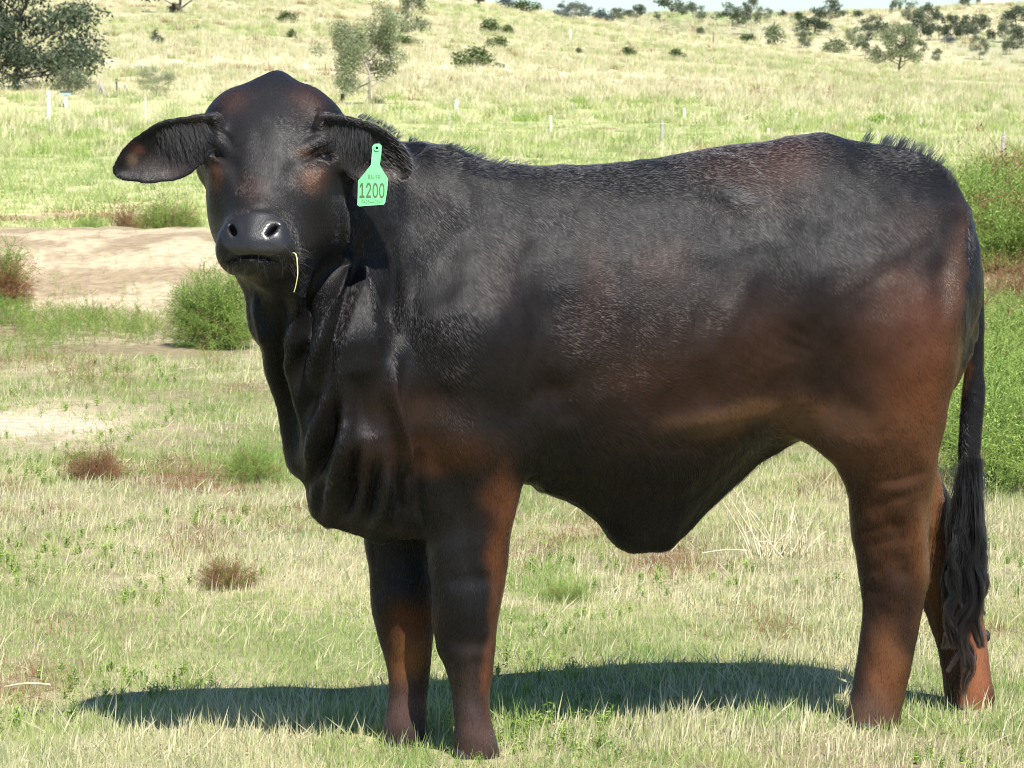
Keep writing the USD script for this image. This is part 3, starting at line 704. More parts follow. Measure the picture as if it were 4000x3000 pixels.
# ------------------------------------------------------------------ hair
RG = np.random.default_rng(5)
fa = np.linalg.norm(np.cross(bv[bf[:, 1]] - bv[bf[:, 0]], bv[bf[:, 2]] - bv[bf[:, 0]]), axis=1) / 2
fnrm = normals(bv, bf)[bf].mean(1); toward = (fnrm @ (CAM - [0, 7.9, .8]) / np.linalg.norm(CAM - [0, 7.9, .8]))
bare = (np.hypot((fq[:, 0] - 553) / 72, (fq[:, 1] - 508) / 50) < 1) & (fc[:, 1] < 5.02 + DYF)
head_w = np.exp(-((fq[:, 0] - 570) / 200) ** 4 - ((fq[:, 1] - 330) / 220) ** 4) * (fc[:, 1] < 5.25 + DYF)
wgt = fa * np.where(toward > -.15, 1.0, .28) * (1 + 1.2 * head_w) * ~bare * (fc[:, 2] > .03)
NH = 190000
fi = RG.choice(len(bf), NH, p=wgt / wgt.sum())
r1, r2 = RG.random(NH) ** .5, RG.random(NH)
bw = np.stack([1 - r1, r1 * (1 - r2), r1 * r2], 1)
root = (bv[bf[fi]] * bw[..., None]).sum(1); hn = (bn[bf[fi]] * bw[..., None]).sum(1); hn /= np.linalg.norm(hn, axis=1, keepdims=True)
hq = proj(root)
# growth direction
def W(x, y, rx, ry, p=2): return np.exp(-(np.hypot((hq[:, 0] - x) / rx, (hq[:, 1] - y) / ry)) ** p)
hd = np.tile(U * .55 + [0, 0, -.75], (NH, 1))
back = sstep(470, 340, hq[:, 1]) * (hq[:, 0] > 900); hd = mixc(hd, U * 1.0 + [0, 0, -.05], back)
hd = mixc(hd, U * .9 + [0, 0, -.35], W(1400, 700, 260, 230, 4))
hd = mixc(hd, -U * .15 + [0, 0, -1.0], sstep(950, 1080, hq[:, 1]))
front = sstep(1000, 860, hq[:, 0]) * (hq[:, 1] < 1100); hd = mixc(hd, U * .25 + [0, 0, -1.0], front)
on_head = (hq[:, 0] < 760) & (hq[:, 1] < 640) & (root[:, 1] < 5.26 + DYF)
wh = root - hp(.0, -.055, -.02); hd[on_head] = (wh / np.linalg.norm(wh, axis=1, keepdims=True))[on_head]
low = on_head & (hq[:, 1] > 420); hd[low] = HS * .6 + np.sign(wh[low] @ HT)[:, None] * HT * .5
earm = ((hq[:, 0] < 440) | ((hq[:, 0] > 735) & (hq[:, 0] < 895) & (root[:, 1] < 5.22 + DYF))) & (hq[:, 1] < 405)
hd[earm] = np.sign(hq[earm, :1] - 570) * HT * .8 + [0, 0, -.5]
tailm = hq[:, 0] > 2088; hd[tailm] = [0, 0, -1.0]
hd = mixc(hd, -U * .35 + [0, 0, .9], np.exp(-((hq[:, 0] - 1560) / 50) ** 2 - ((hq[:, 1] - 430) / 20) ** 2) * .9)
sw = meshkit.fbm(root * 7, 3, 50) - .5; sw2 = meshkit.fbm(root * 30, 2, 51) - .5
hd = hd + np.cross(hn, hd) * (sw * .8 + sw2 * .25 + RG.normal(0, .10, NH))[:, None]
hd = hd - hn * (hd * hn).sum(1, keepdims=True); hd /= np.maximum(np.linalg.norm(hd, axis=1, keepdims=True), 1e-6)
L = .012 * (1 + RG.normal(0, .22, NH)).clip(.4, 2)
L *= 1 + 1.3 * W(1450, 1000, 320, 90, 4) + .9 * W(1075, 1230, 34, 170, 4) + .8 * W(870, 320, 60, 60) + 1.0 * W(2000, 350, 90, 60) + .5 * W(1180, 880, 120, 140) + .5 * W(1920, 1150, 90, 150) + .6 * W(1060, 345, 180, 30, 4)
L = np.where(on_head & ~earm, L * np.where(low, .35, .6), L); L = np.where(earm, L * .85, L)
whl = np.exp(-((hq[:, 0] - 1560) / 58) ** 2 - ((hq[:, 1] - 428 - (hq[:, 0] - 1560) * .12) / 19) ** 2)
lift = (.03 + .06 * RG.random(NH) + .35 * np.maximum(W(1000, 335, 160, 26), W(1980, 335, 90, 40)) + .55 * whl)[:, None]
d1 = hd + hn * lift; d1 /= np.linalg.norm(d1, axis=1, keepdims=True)
d2 = hd - hn * .10 + [0, 0, -.06]; d2 /= np.linalg.norm(d2, axis=1, keepdims=True)
p0 = root - hn * .001; p1 = root + d1 * (L * .5)[:, None]; p2 = p1 + d2 * (L * .5)[:, None] + hn * (L * .05)[:, None]
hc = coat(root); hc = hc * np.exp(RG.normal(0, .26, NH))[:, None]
hc = mixc(hc, (.075, .072, .070), whl * .75)  # sheen on the whorl painted into the hair colour
gold = RG.random(NH) < .012; hc[gold] = hc[gold] * 2.0 + [.04, .026, .014]
hp_ = np.stack([p0, p1, p2], 1).reshape(-1, 3) - BASE
hwid = np.tile([.00044, .00038, .00010], NH)
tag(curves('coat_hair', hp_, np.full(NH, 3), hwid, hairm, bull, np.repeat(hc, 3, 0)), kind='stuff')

def strands(name, roots, dirs, length, width, bend=(0, 0, -.6), wave=.0, color=(.012, .011, .011), n=6, jit=.25, parent=bull, spread=.0):
    """Long hairs: roots, directions, lengths (arrays); they sag along bend."""
    m = len(roots); t = np.linspace(0, 1, n)[None, :, None]; length = np.broadcast_to(length, m)[:, None, None]
    dirs = dirs / np.linalg.norm(dirs, axis=1, keepdims=True) + RG.normal(0, jit, (m, 3)); dirs = dirs / np.linalg.norm(dirs, axis=1, keepdims=True)
    p = roots[:, None] + dirs[:, None] * t * length + np.asarray(bend) * t ** 2 * length * .5
    if wave:
        ph = RG.random((m, 1, 1)) * 6.28; p = p + np.concatenate([np.sin(t * 9 + ph), np.cos(t * 7 + ph * 1.7), 0 * ph + 0 * t], 2) * wave * t
    w = np.tile(width * np.array([1] * (n - 2) + [.8, .25]), (m, 1))
    c = np.repeat((np.asarray(color) * np.exp(RG.normal(0, .3, (m, 1))))[:, None], n, 1)
    return tag(curves(name, p.reshape(-1, 3) - BASE, np.full(m, n), w.ravel(), longm, parent, c.reshape(-1, 3)), kind='stuff')
tree_v = cKDTree(_pp[VIS]); vis_i = np.nonzero(VIS)[0]
def skin_at(px, py):
    """Visible skin points at pixels, with their normals."""
    i = vis_i[tree_v.query(np.stack([px, py], 1))[1]]
    return bv[i], bn[i]
# hair inside the ears, hanging from the upper edge
m = 620
x = 335 + 111 * RG.random(m) ** .7; y = np.interp(x, [335, 380, 446], [284, 268, 262]) + 50 * RG.random(m) ** 1.5
r, nn = skin_at(x, y); strands('ear_hair', r, HT * .25 + np.array([.05, -.25, -1.0]) + 0 * r, (.016 + .05 * RG.random(m) ** 2) * np.interp(x, [335, 400], [.5, 1]), .0005, (.25, 0, -.3), jit=.2)
x = RG.uniform(716, 800, m); y = np.interp(x, [716, 760, 800], [268, 270, 282]) + RG.uniform(0, 26, m)
r, nn = skin_at(x, y); strands('ear_hair', r, -HT * .05 + np.array([.12, -.25, -1.0]) + 0 * r, (.016 + .05 * RG.random(m) ** 2) * np.interp(x, [760, 806], [1, .4]), .0005, (-.1, 0, -.3), jit=.2)
# tufts standing along the crest of the neck and over the tail head
m = 420
x = RG.choice([905, 960, 968, 985, 1010, 1030, 1060, 1085, 1120], m, p=[.14, .16, .12, .12, .1, .1, .1, .08, .08]) + RG.normal(0, 11, m); y = np.interp(x, top[:, 0], top[:, 1]) + 4
r, nn = skin_at(x, y); strands('crest_tuft', r, U * .75 + np.array([0, 0, .8]) + 0 * r, RG.uniform(.012, .032, m), .0008, (.2, 0, -.5), jit=.22)
m = 300
x = RG.uniform(770, 905, m); y = np.interp(x, [740, 800, 860, 905], [240, 266, 292, 318]) - 2
r, nn = skin_at(x, y); strands('crest_tuft', r, U * .5 + np.array([0, 0, .8]) + 0 * r, RG.uniform(.008, .02, m), .0007, (.2, 0, -.3), jit=.25)
m = 520
x = RG.choice([1870, 1905, 1920, 1938, 1950, 1968, 1985, 2003, 2025, 2045], m) + RG.normal(0, 5, m); y = np.interp(x, top[:, 0], top[:, 1]) + 3
r, nn = skin_at(x, y); strands('rump_tuft', r, U * .35 + np.array([0, 0, 1.0]) + 0 * r, RG.uniform(.012, .040, m), .0008, (.3, 0, -.2), jit=.14)
# a pale scar line over the hip
m = 150
t = RG.random(m); x = np.interp(t, [0, .4, .75, 1], [1528, 1580, 1612, 1642]) + RG.normal(0, 1.0, m); y = np.interp(t, [0, .4, .75, 1], [322, 333, 349, 378]) + RG.normal(0, 1.2, m)
r, nn = skin_at(x, y); strands('scar_hair', r + nn * .002, U * .8 + np.array([0, 0, -.5]) + 0 * r, RG.uniform(.008, .014, m), .0005, (0, 0, -.2), color=(.16, .15, .14))
# the raised whorl high on the hip, its sheen painted into pale strands
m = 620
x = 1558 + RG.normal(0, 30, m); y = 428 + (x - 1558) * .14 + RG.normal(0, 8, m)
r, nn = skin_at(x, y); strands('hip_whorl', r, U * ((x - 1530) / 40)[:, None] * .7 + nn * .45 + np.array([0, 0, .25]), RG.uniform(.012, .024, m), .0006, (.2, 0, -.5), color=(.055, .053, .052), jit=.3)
# whiskers and eyelashes
m = 70
x = np.where(RG.random(m) < .5, RG.uniform(618, 650, m), RG.uniform(480, 620, m)); y = RG.uniform(520, 585, m)
r, nn = skin_at(x, y); strands('whisker', r, nn + np.array([0, -.2, -.35]), RG.uniform(.012, .035, m), .0003, (0, 0, -.3), color=(.03, .027, .022))
m = 160
x = np.where(RG.random(m) < .5, RG.uniform(676, 714, m), RG.uniform(440, 470, m)); y = np.where(x > 600, 352 - .62 * (x - 648), 312 + .55 * (x - 440)) - 6
r, nn = skin_at(x, y); strands('eyelash', r, HN * .8 + np.sign(x - 570)[:, None] * HT * .5 + [0, 0, -.5], RG.uniform(.012, .022, m), .0006, (0, 0, .2))
# tail switch in wavy locks
locks = []
for k in range(34):
    s = RG.random(); x0 = 2076 + 40 * s; y0 = RG.uniform(985, 1120)
    end = RG.choice([1260, 1330, 1400, 1450, 1500], p=[.22, .28, .24, .16, .10]); x1 = np.clip(2046 + 84 * s + RG.normal(0, 12), 2036, 2122)
    if end > 1420: x1 = RG.uniform(2042, 2095)
    n = 16; t = np.linspace(0, 1, n); y = y0 + (end - y0) * t
    bulge = (2046 + 80 * s - x0) * np.sin(np.clip(t * 1.6, 0, 1) * math.pi / 2)
    x = x0 + bulge * (1 - t) + (x1 - x0) * t * np.clip(t * 1.3, 0, 1) + np.sin(y / RG.uniform(17, 24) + RG.random() * 6) * RG.uniform(5, 12) * sstep(1080, 1250, y)
    dY = 8.150 + RG.uniform(-.028, .02) * np.clip(t * 3, .2, 1); c = at(x, y, dY)
    m = RG.integers(50, 80); o = RG.normal(0, 1, (m, 1, 3)) * [.0050, .0050, .004] * (1.15 - .7 * t)[None, :, None] + RG.normal(0, .0012, (m, n, 3))
    locks.append((c[None] + o) - BASE)
LK = np.concatenate(locks); m, n = LK.shape[:2]
tipc = sstep(1250, 1450, proj(LK + BASE)[..., 1])
lc = np.array([.0055, .0053, .0057])[None, None] * np.exp(RG.normal(0, .25, (m, 1, 1))) + tipc[..., None] * np.array([.025, .010, .005]) * RG.random((m, 1, 1)) * 1.3
tag(curves('tail_switch', LK.reshape(-1, 3), np.full(m, n), np.tile(np.r_[np.full(n - 2, .00075), .0006, .0002], m), longm, bull, lc.reshape(-1, 3)), kind='stuff')

# ------------------------------------------------------------------ ear tag and the grass stalk in its mouth
r, _ = skin_at(np.array([813.]), np.array([326.])); tY = float(r[0, 1]) - .022
tagm = mat('tag_plastic', {'g': ('geometry', {}), 'n': ('noise_texture', {'scale': 130.0, 'detail': 5, 'roughness': .7}), 'r': ('rgb_ramp', {'ramp': [(.30, (.12, .38, .16)), (.40, (.16, .56, .23)), (.7, (.19, .64, .27))]}), 'p': ('principled_bsdf', {'roughness': .4, 'specular_ior_level': .4})}, [('g.position', 'n.vector'), ('n.fac', 'r.fac'), ('r.color', 'p.base_color')], 'p.BSDF')
inkm = mat('tag_ink', {'p': ('principled_bsdf', {'base_color': (.075, .12, .05), 'roughness': .6})}, [], 'p.BSDF')
TO = at(807, 395, tY)
et = thing('ear_tag', 'bright green plastic ear tag numbered 1200 hanging in the ear', 'ear tag', TO)
def tagpt(px, py): p = at(px, py, tY) - TO; return p[0], p[2]
outl = [(804, 317), (808, 312), (818, 311), (823, 315), (822, 335), (819, 356), (826, 368), (838, 386), (836, 412), (832, 437), (829, 441), (803, 443), (777, 445), (773, 442), (774, 416), (774, 391), (788, 374), (801, 357), (803, 336)]
P2 = shapely.Polygon([tagpt(*a) for a in outl]).buffer(.0012).buffer(-.0006)
hole = shapely.Point(*tagpt(813, 320)).buffer(.0026)
pm = trimesh.creation.extrude_polygon(P2.difference(hole), .0018, engine='earcut').subdivide_to_size(.006)
TM = np.array([[1, 0, 0], [0, 0, -1], [0, 1, 0]], float)   # plane x-y -> x-z, thickness towards the viewer
lean = trimesh.transformations.rotation_matrix(math.radians(-8), [1, 0, 0])[:3, :3] @ trimesh.transformations.rotation_matrix(math.radians(6), [0, 0, 1])[:3, :3]
def tagm_(mesh):
    m2 = mesh.copy(); p = np.array(m2.vertices); p[:, 2] -= .004 * (p[:, 0] / .03) ** 2 - .006 * np.sin(p[:, 1] * 22)   # a slight curl
    m2.vertices = (p @ TM.T) @ lean.T; return m2
obj('plate', tagm_(pm), tagm, et)
stud = trimesh.creation.annulus(.0028, .0062, .004); stud.apply_translation([*tagpt(813, 320), .0022]); obj('stud', tagm_(stud), tagm, et)
for txt, y, w, hgt in (('BAUER', 387.5, 26, 9.6), ('1200', 428, 54, 33), ('0428440849', 439.5, 46, 7.6)):
    tm = meshkit.text_mesh(txt, 1.0, .0004, bold=(txt == '1200')); b = tm.bounds
    a0, a1 = tagpt(807 - w / 2 - (3 if txt != 'BAUER' else -1), y), tagpt(807 + w / 2 - (3 if txt != 'BAUER' else -1), y - hgt)
    v = tm.vertices.copy(); v[:, 0] = a0[0] + (v[:, 0] - b[0, 0]) / (b[1, 0] - b[0, 0]) * (a1[0] - a0[0]); v[:, 1] = a0[1] + (v[:, 1] - b[0, 1]) / (b[1, 1] - b[0, 1]) * (a1[1] - a0[1]); v[:, 2] = .0019 + np.where(tm.vertices[:, 2] > .0002, .0003, -.0003)
    obj('lettering', tagm_(trimesh.Trimesh(v, tm.faces, process=False)), inkm, et)
strawm = plain('dry_stalk', (.62, .60, .24), .6, .3)
r, _ = skin_at(np.array([634.]), np.array([548.]))
sY = float(r[0, 1])
c = np.array([at(a, b, sY + o) for a, b, o in ((628, 546, .006), (638, 548, -.008), (642, 565, -.014), (643, 590, -.016), (640, 612, -.014), (635, 631, -.012))])
cs = PchipInterpolator(np.arange(6), c)(np.linspace(0, 5, 24))
def tube(p, r, sides=6):
    p = np.asarray(p, float); r = np.broadcast_to(r, len(p)); t = np.gradient(p, axis=0); t /= np.linalg.norm(t, axis=1, keepdims=True)
    a = np.cross(t, [.31, .2, .93]); a /= np.linalg.norm(a, axis=1, keepdims=True); b = np.cross(t, a); g = np.arange(sides) * 2 * math.pi / sides
    v = (p[:, None] + r[:, None, None] * (np.cos(g)[None, :, None] * a[:, None] + np.sin(g)[None, :, None] * b[:, None])).reshape(-1, 3)
    i, j = np.meshgrid(np.arange(len(p) - 1), np.arange(sides), indexing='ij')
    q = np.stack([i * sides + j, i * sides + (j + 1) % sides, (i + 1) * sides + (j + 1) % sides, (i + 1) * sides + j], -1).reshape(-1, 4)
    return v, np.vstack([q[:, [0, 1, 2]], q[:, [0, 2, 3]]])
def join(ms):
    n, V_, F_ = 0, [], []
    for v, f in ms: V_.append(v); F_.append(f + n); n += len(v)
    return np.vstack(V_), np.vstack(F_)
tag(obj('grass_stalk', tube(cs, np.linspace(.0016, .0009, 24)), strawm, None, True), 'pale yellow grass stalk hanging from the corner of the bull\'s mouth', 'grass stalk')
# ------------------------------------------------------------------ plants: materials
def leaf_mat(name, stops, trans=.25, rough=.6, by='island', noise=None):
    """Leaf material whose colour runs through the stops from leaf to leaf (or from plant to plant)."""
    n = {'g': ('geometry', {}), 'o': ('object_info', {}), 'r': ('rgb_ramp', {'ramp': stops}),
         'p': ('principled_bsdf', {'roughness': rough, 'specular_ior_level': .25}), 't': ('translucent_bsdf', {}), 'm': ('mix_closure', {'fac': trans})}
    l = [('r.color', 'p.base_color'), ('r.color', 't.color'), ('p.BSDF', 'm.closure1'), ('t.BSDF', 'm.closure2')]
    n['x'] = ('math', {'math_type': 'multiply_add', 'value2': .55}); n['y'] = ('math', {'math_type': 'multiply', 'value2': .45})
    l += [('g.random_per_island', 'x.value1'), ('o.random', 'y.value1'), ('y.value', 'x.value3'), ('x.value', 'r.fac')]
    return mat(name, n, l, 'm.closure')
g_green = leaf_mat('grass_green', [(0, (.18, .26, .07)), (.35, (.30, .39, .12)), (.6, (.43, .48, .20)), (.8, (.58, .57, .32)), (1, (.76, .71, .46))])
g_mixed = leaf_mat('grass_mixed', [(0, (.24, .31, .10)), (.3, (.42, .46, .18)), (.55, (.57, .57, .30)), (.8, (.70, .66, .43)), (1, (.84, .80, .60))])
g_straw = leaf_mat('grass_straw', [(0, (.36, .37, .18)), (.25, (.56, .51, .31)), (.6, (.72, .66, .46)), (1, (.86, .81, .64))])
g_brown = leaf_mat('grass_brown', [(0, (.17, .10, .05)), (.4, (.32, .19, .09)), (.8, (.45, .31, .16)), (1, (.58, .46, .27))])
g_lush = leaf_mat('weed_green', [(0, (.16, .25, .05)), (.4, (.29, .40, .09)), (.75, (.43, .53, .16)), (1, (.62, .66, .28))])
g_rust = leaf_mat('weed_rust', [(0, (.17, .075, .035)), (.5, (.33, .15, .07)), (1, (.48, .28, .15))])
g_teal = leaf_mat('grass_bluegreen', [(0, (.10, .22, .07)), (.5, (.20, .34, .13)), (1, (.42, .50, .25))])
bark = plain('bark_grey', (.30, .26, .22), .9, .15, .6, 9)
bark_d = plain('bark_dark', (.12, .10, .085), .9, .15, .6, 9)
gum = leaf_mat('gum_leaves', [(0, (.075, .10, .055)), (.5, (.14, .165, .095)), (1, (.23, .25, .15))], .2, .5)
gum_p = leaf_mat('gum_leaves_pale', [(0, (.15, .18, .09)), (.5, (.25, .28, .15)), (1, (.38, .40, .24))], .25, .5)
gum_d = leaf_mat('gum_leaves_dark', [(0, (.045, .065, .035)), (.5, (.085, .105, .062)), (1, (.15, .17, .10))], .15, .5)  # lightened: distant haze put into the leaf colour
gum_b = leaf_mat('gum_leaves_blue', [(0, (.085, .115, .11)), (.5, (.13, .165, .16)), (1, (.20, .23, .21))], .15, .5)
olive = leaf_mat('shrub_leaves', [(0, (.060, .095, .028)), (.5, (.12, .165, .055)), (1, (.21, .25, .09))], .2, .5)

RP = np.random.default_rng(77)
def blades(n, rad, hmin, hmax, w, lean=.9, curl=.6, seg=3, rng=RP):
    """A tuft: n bent blades, each an island of its own."""
    V_, F_ = [], []; k = 0
    for _ in range(n):
        a = rng.random() * 6.283; r = rad * rng.random() ** .6; o = np.array([r * math.cos(a), r * math.sin(a), -.006])
        h = rng.uniform(hmin, hmax); b = rng.random() * 6.283; l = abs(rng.normal(0, lean)); d = np.array([math.cos(b) * math.sin(l), math.sin(b) * math.sin(l), max(math.cos(l), .12)])
        s = np.cross(d, [math.cos(b + 1), math.sin(b + 1), .3]); s /= np.linalg.norm(s); c = rng.normal(0, curl); dn = np.array([math.cos(b), math.sin(b), -.7]) * c
        t = np.linspace(0, 1, seg + 1); p = o + d * (t * h)[:, None] + dn * (t ** 2 * h * .5)[:, None]; p[:, 2] = np.maximum(p[:, 2], -.004 + .006 * t)
        wd = w * rng.uniform(.6, 1.3) * (1 - t ** 1.6) / 2
        v = np.vstack([np.stack([p[:-1] - s * wd[:-1, None], p[:-1] + s * wd[:-1, None]], 1).reshape(-1, 3), p[-1:]])
        f = []
        for i in range(seg - 1): f += [(2 * i, 2 * i + 1, 2 * i + 3), (2 * i, 2 * i + 3, 2 * i + 2)]
        f.append((2 * seg - 2, 2 * seg - 1, 2 * seg))
        V_.append(v); F_.append(np.array(f) + k); k += len(v)
    return np.vstack(V_), np.vstack(F_)
def sprig(h, n_tw, leaf, rng, curl=.5):
    """A twiggy weed stem with side twigs and small leaves."""
    ms = []; L_v, L_f = [], []; k = 0
    def leaves(p, d, m):
        nonlocal k
        for _ in range(m):
            t = rng.uniform(.15, 1); c = p[0] + (p[-1] - p[0]) * t + rng.normal(0, .006, 3)
            a, b = rng.normal(size=3), rng.normal(size=3); a /= np.linalg.norm(a); b = np.cross(a, b); b /= np.linalg.norm(b)
            s = leaf * rng.uniform(.6, 1.4)
            L_v.append(np.array([c, c + (a + b * .28) * s, c + a * 1.9 * s, c + (a - b * .28) * s])); L_f.append(np.array([[0, 1, 2], [0, 2, 3]]) + k); k += 4
    main = np.array([[0, 0, 0]]) + np.linspace(0, 1, 5)[:, None] * [0, 0, h] + np.cumsum(rng.normal(0, h * .05, (5, 3)), 0) * [[0], [1], [1], [1], [1]]
    ms.append(tube(main, np.linspace(.0022, .0010, 5), 3)); leaves(main, None, 6)
    for _ in range(n_tw):
        t = rng.uniform(.2, .95); o = main[0] + (main[-1] - main[0]) * t; d = rng.normal(0, 1, 3) * [1, 1, .5] + [0, 0, .7]; d /= np.linalg.norm(d)
        l = h * rng.uniform(.2, .5); p = o + np.linspace(0, 1, 4)[:, None] * d * l + (np.linspace(0, 1, 4) ** 2)[:, None] * rng.normal(0, .3, 3) * l * curl
        ms.append(tube(p, np.linspace(.0015, .0007, 4), 3)); leaves(p, d, 7)
    ms.append((np.vstack(L_v), np.vstack(L_f)))
    return join(ms)

def instancer(name, protos, which, pos, yaw, scl, parent=None, tilt=None, label=None, cat=None):
    """Scattered copies of small plants: one object."""
    par = '/World' if parent is None else str(parent.GetPath())
    pi = UsdGeom.PointInstancer.Define(stage, path_for(name, par)); pth = str(pi.GetPath())
    for i, (m, mt, pn) in enumerate(protos): usdkit.mesh(stage, f'{pth}/{pn}', m, mt, True)
    pi.CreatePrototypesRel().SetTargets([f'{pth}/{pn}' for _, _, pn in protos])
    pi.CreateProtoIndicesAttr(Vt.IntArray.FromNumpy(np.asarray(which, np.int32)))
    pi.CreatePositionsAttr(Vt.Vec3fArray.FromNumpy(np.asarray(pos, np.float32)))
    h = np.asarray(yaw, float) / 2
    if tilt is None: q = np.stack([0 * h, 0 * h, np.sin(h), np.cos(h)], 1)
    else:
        from scipy.spatial.transform import Rotation
        q = (Rotation.from_quat(tilt) * Rotation.from_euler('z', yaw)).as_quat()
    pi.CreateOrientationsAttr(Vt.QuathArray.FromNumpy(q.astype(np.float16)))
    s = np.asarray(scl, float); s = np.repeat(s[:, None], 3, 1) if s.ndim == 1 else s
    pi.CreateScalesAttr(Vt.Vec3fArray.FromNumpy(s.astype(np.float32)))
    return tag(pi, label, cat, kind='stuff')

# ------------------------------------------------------------------ grass
tufts = [(blades(30, .066, .016, .046, .0030, 1.2, 1.0, 2), g_green, 'green_tuft'), (blades(30, .066, .016, .044, .0030, 1.25, 1.0, 2), g_mixed, 'mixed_tuft'), (blades(30, .068, .015, .048, .0034, 1.4, 1.0, 2), g_straw, 'straw_tuft'),
         (blades(26, .07, .015, .05, .0026, 1.3, 1.0, 2), g_brown, 'brown_tuft'), (blades(26, .055, .025, .060, .0036, .9, .8), g_green, 'tall_green_tuft'), (blades(28, .062, .018, .046, .0032, 1.15, .9, 2), g_teal, 'bluish_tuft'),
         (blades(6, .06, .05, .11, .0028, .9, .7), g_straw, 'stalk_tuft'), (sprig(.028, 6, .0045, np.random.default_rng(4)), g_lush, 'leafy_weed'), (blades(14, .075, .03, .075, .0036, 1.7, .3, 2), g_straw, 'straw_litter')]
def scatter(n, y0, y1, rng, margin=1.12, pad=.25, power=1.0):
    """Ground points in a wedge before the camera, evenly spread over the ground for power 1, denser nearby for larger powers."""
    u = rng.random(n); a = 2 - power
    Y = (y0 ** a + (y1 ** a - y0 ** a) * u) ** (1 / a) if abs(a) > 1e-3 else y0 * (y1 / y0) ** u
    half = PW / 2 / F * Y * margin + pad
    return (rng.random(n) * 2 - 1) * half, Y
def pick(x, Y, rng):
    px = PW / 2 + F * x / Y; py = HOR + F * (EYE - 0) / Y; Y = Y / FS
    n1, n2, n3 = nz(x, Y, 1.1, 31), nz(x, Y, 2.8, 32), nz(x, Y, 1.7, 33)
    k = np.where(n1 + .3 * (n2 - .5) > .535, 0, np.where(n1 > .46, 1, 2))
    r = rng.random(len(x)); k = np.where(r < .25, 1, k); k = np.where((r > .25) & (r < .33), 2, k)
    k = np.where((n3 > .66) & (r > .5), 3, k); k = np.where((n3 < .38) & (r > .6), 4, k); k = np.where((n2 > .66) & (r > .7), 5, k); k = np.where(r > .992, 6, k); k = np.where((r > .91) & (r < .992), 8, k); k = np.where((nz(x, Y, 2.2, 36) > .60) & (r > .5) & (r < .64), 7, k)
    brown = np.exp(-((px - 420) / 190) ** 2 - ((py - 1030) / 40) ** 2) + np.exp(-((px - 1440) / 110) ** 2 - ((py - 1220) / 50) ** 2) + .8 * np.exp(-((px - 60) / 110) ** 2 - ((py - 1490) / 60) ** 2) + .8 * np.exp(-((px - 900) / 160) ** 2 - ((py - 1240) / 50) ** 2) * 0
    k = np.where(brown > rng.random(len(x)) * .9 + .15, 3, k)
    gr = np.exp(-((px - 560) / 120) ** 2 - ((py - 985) / 60) ** 2) + np.exp(-((px - 1180) / 90) ** 2 - ((py - 1270) / 45) ** 2)
    return np.where(gr > rng.random(len(x)) * .8 + .2, 4, k)
r_ = np.random.default_rng(11)
x, Y = scatter(24000, 6.45, 13.9, r_, 1.06, .15, 1.35); k = pick(x, Y, r_)
x2, Y2 = scatter(8500, 13.9, 21.2, r_, 1.06, .2, 1.6); k2 = pick(x2, Y2, r_)
px2 = PW / 2 + F * x2 / Y2
worn = np.exp(-((px2 - 80) / 230) ** 2 - ((Y2 / FS - 10.4) / .45) ** 2); kp = (worn < r_.random(len(x2)) * .9 + .1) & ~((px2 < 520) & (Y2 / FS > 13.0 - .0012 * (px2 - 200) + 1.6 * (nz(x2, Y2 / FS, .8, 11) - .5)))
x, Y, k = np.r_[x, x2[kp]], np.r_[Y, Y2[kp]], np.r_[k, k2[kp]]
feet = np.array([on_body(px_, py_, v_)[:2] for px_, py_, v_ in ((1020, 1650, .10), (868, 1625, -.08), (1878, 1592, .105), (2090, 1578, -.10))])
far_ = np.ones(len(x), bool)
for f_ in feet: far_ &= (((x - f_[0]) / .09) ** 2 + ((Y - f_[1] + .05) / .15) ** 2 > 1) | (r_.random(len(x)) < .5)
x, Y, k = x[far_], Y[far_], k[far_]
long_ = 1 + .30 * np.exp(-((Y - 8.0) / .22) ** 2)
sc = .9 * r_.uniform(.6, 1.2, len(x)) * (.85 + .5 * nz(x, Y, 1.9, 35)) * np.interp(Y, [7, 13, 20], [.92, 1.1, 1.35]) * long_
instancer('grass', tufts, k, np.stack([x, Y, ground_z(x, Y) - .004], 1), r_.random(len(x)) * 6.283, sc, label='short mixed green and straw coloured grass around the bull', cat='grass')
# paddock beyond the bank
pad = [(blades(26, .16, .03, .10, .012, 1.0), g_green, 'paddock_green'), (blades(26, .16, .03, .10, .012, 1.0), g_mixed, 'paddock_mixed'), (blades(22, .20, .02, .06, .012, 1.2), g_brown, 'paddock_brown')]
x, Y = scatter(9000, 27.5, 101, r_, 1.05, .5, 1.7); b = nz(x * .5, Y / FS * .4, .9, 15)
k = np.where(b > .66, 2, (r_.random(len(x)) < .78).astype(int))
instancer('paddock_grass', pad, k, np.stack([x, Y, ground_z(x, Y)], 1), r_.random(len(x)) * 6.283, r_.uniform(.6, 1.4, len(x)), label='grazed green paddock grass between the bank and the fence', cat='grass')
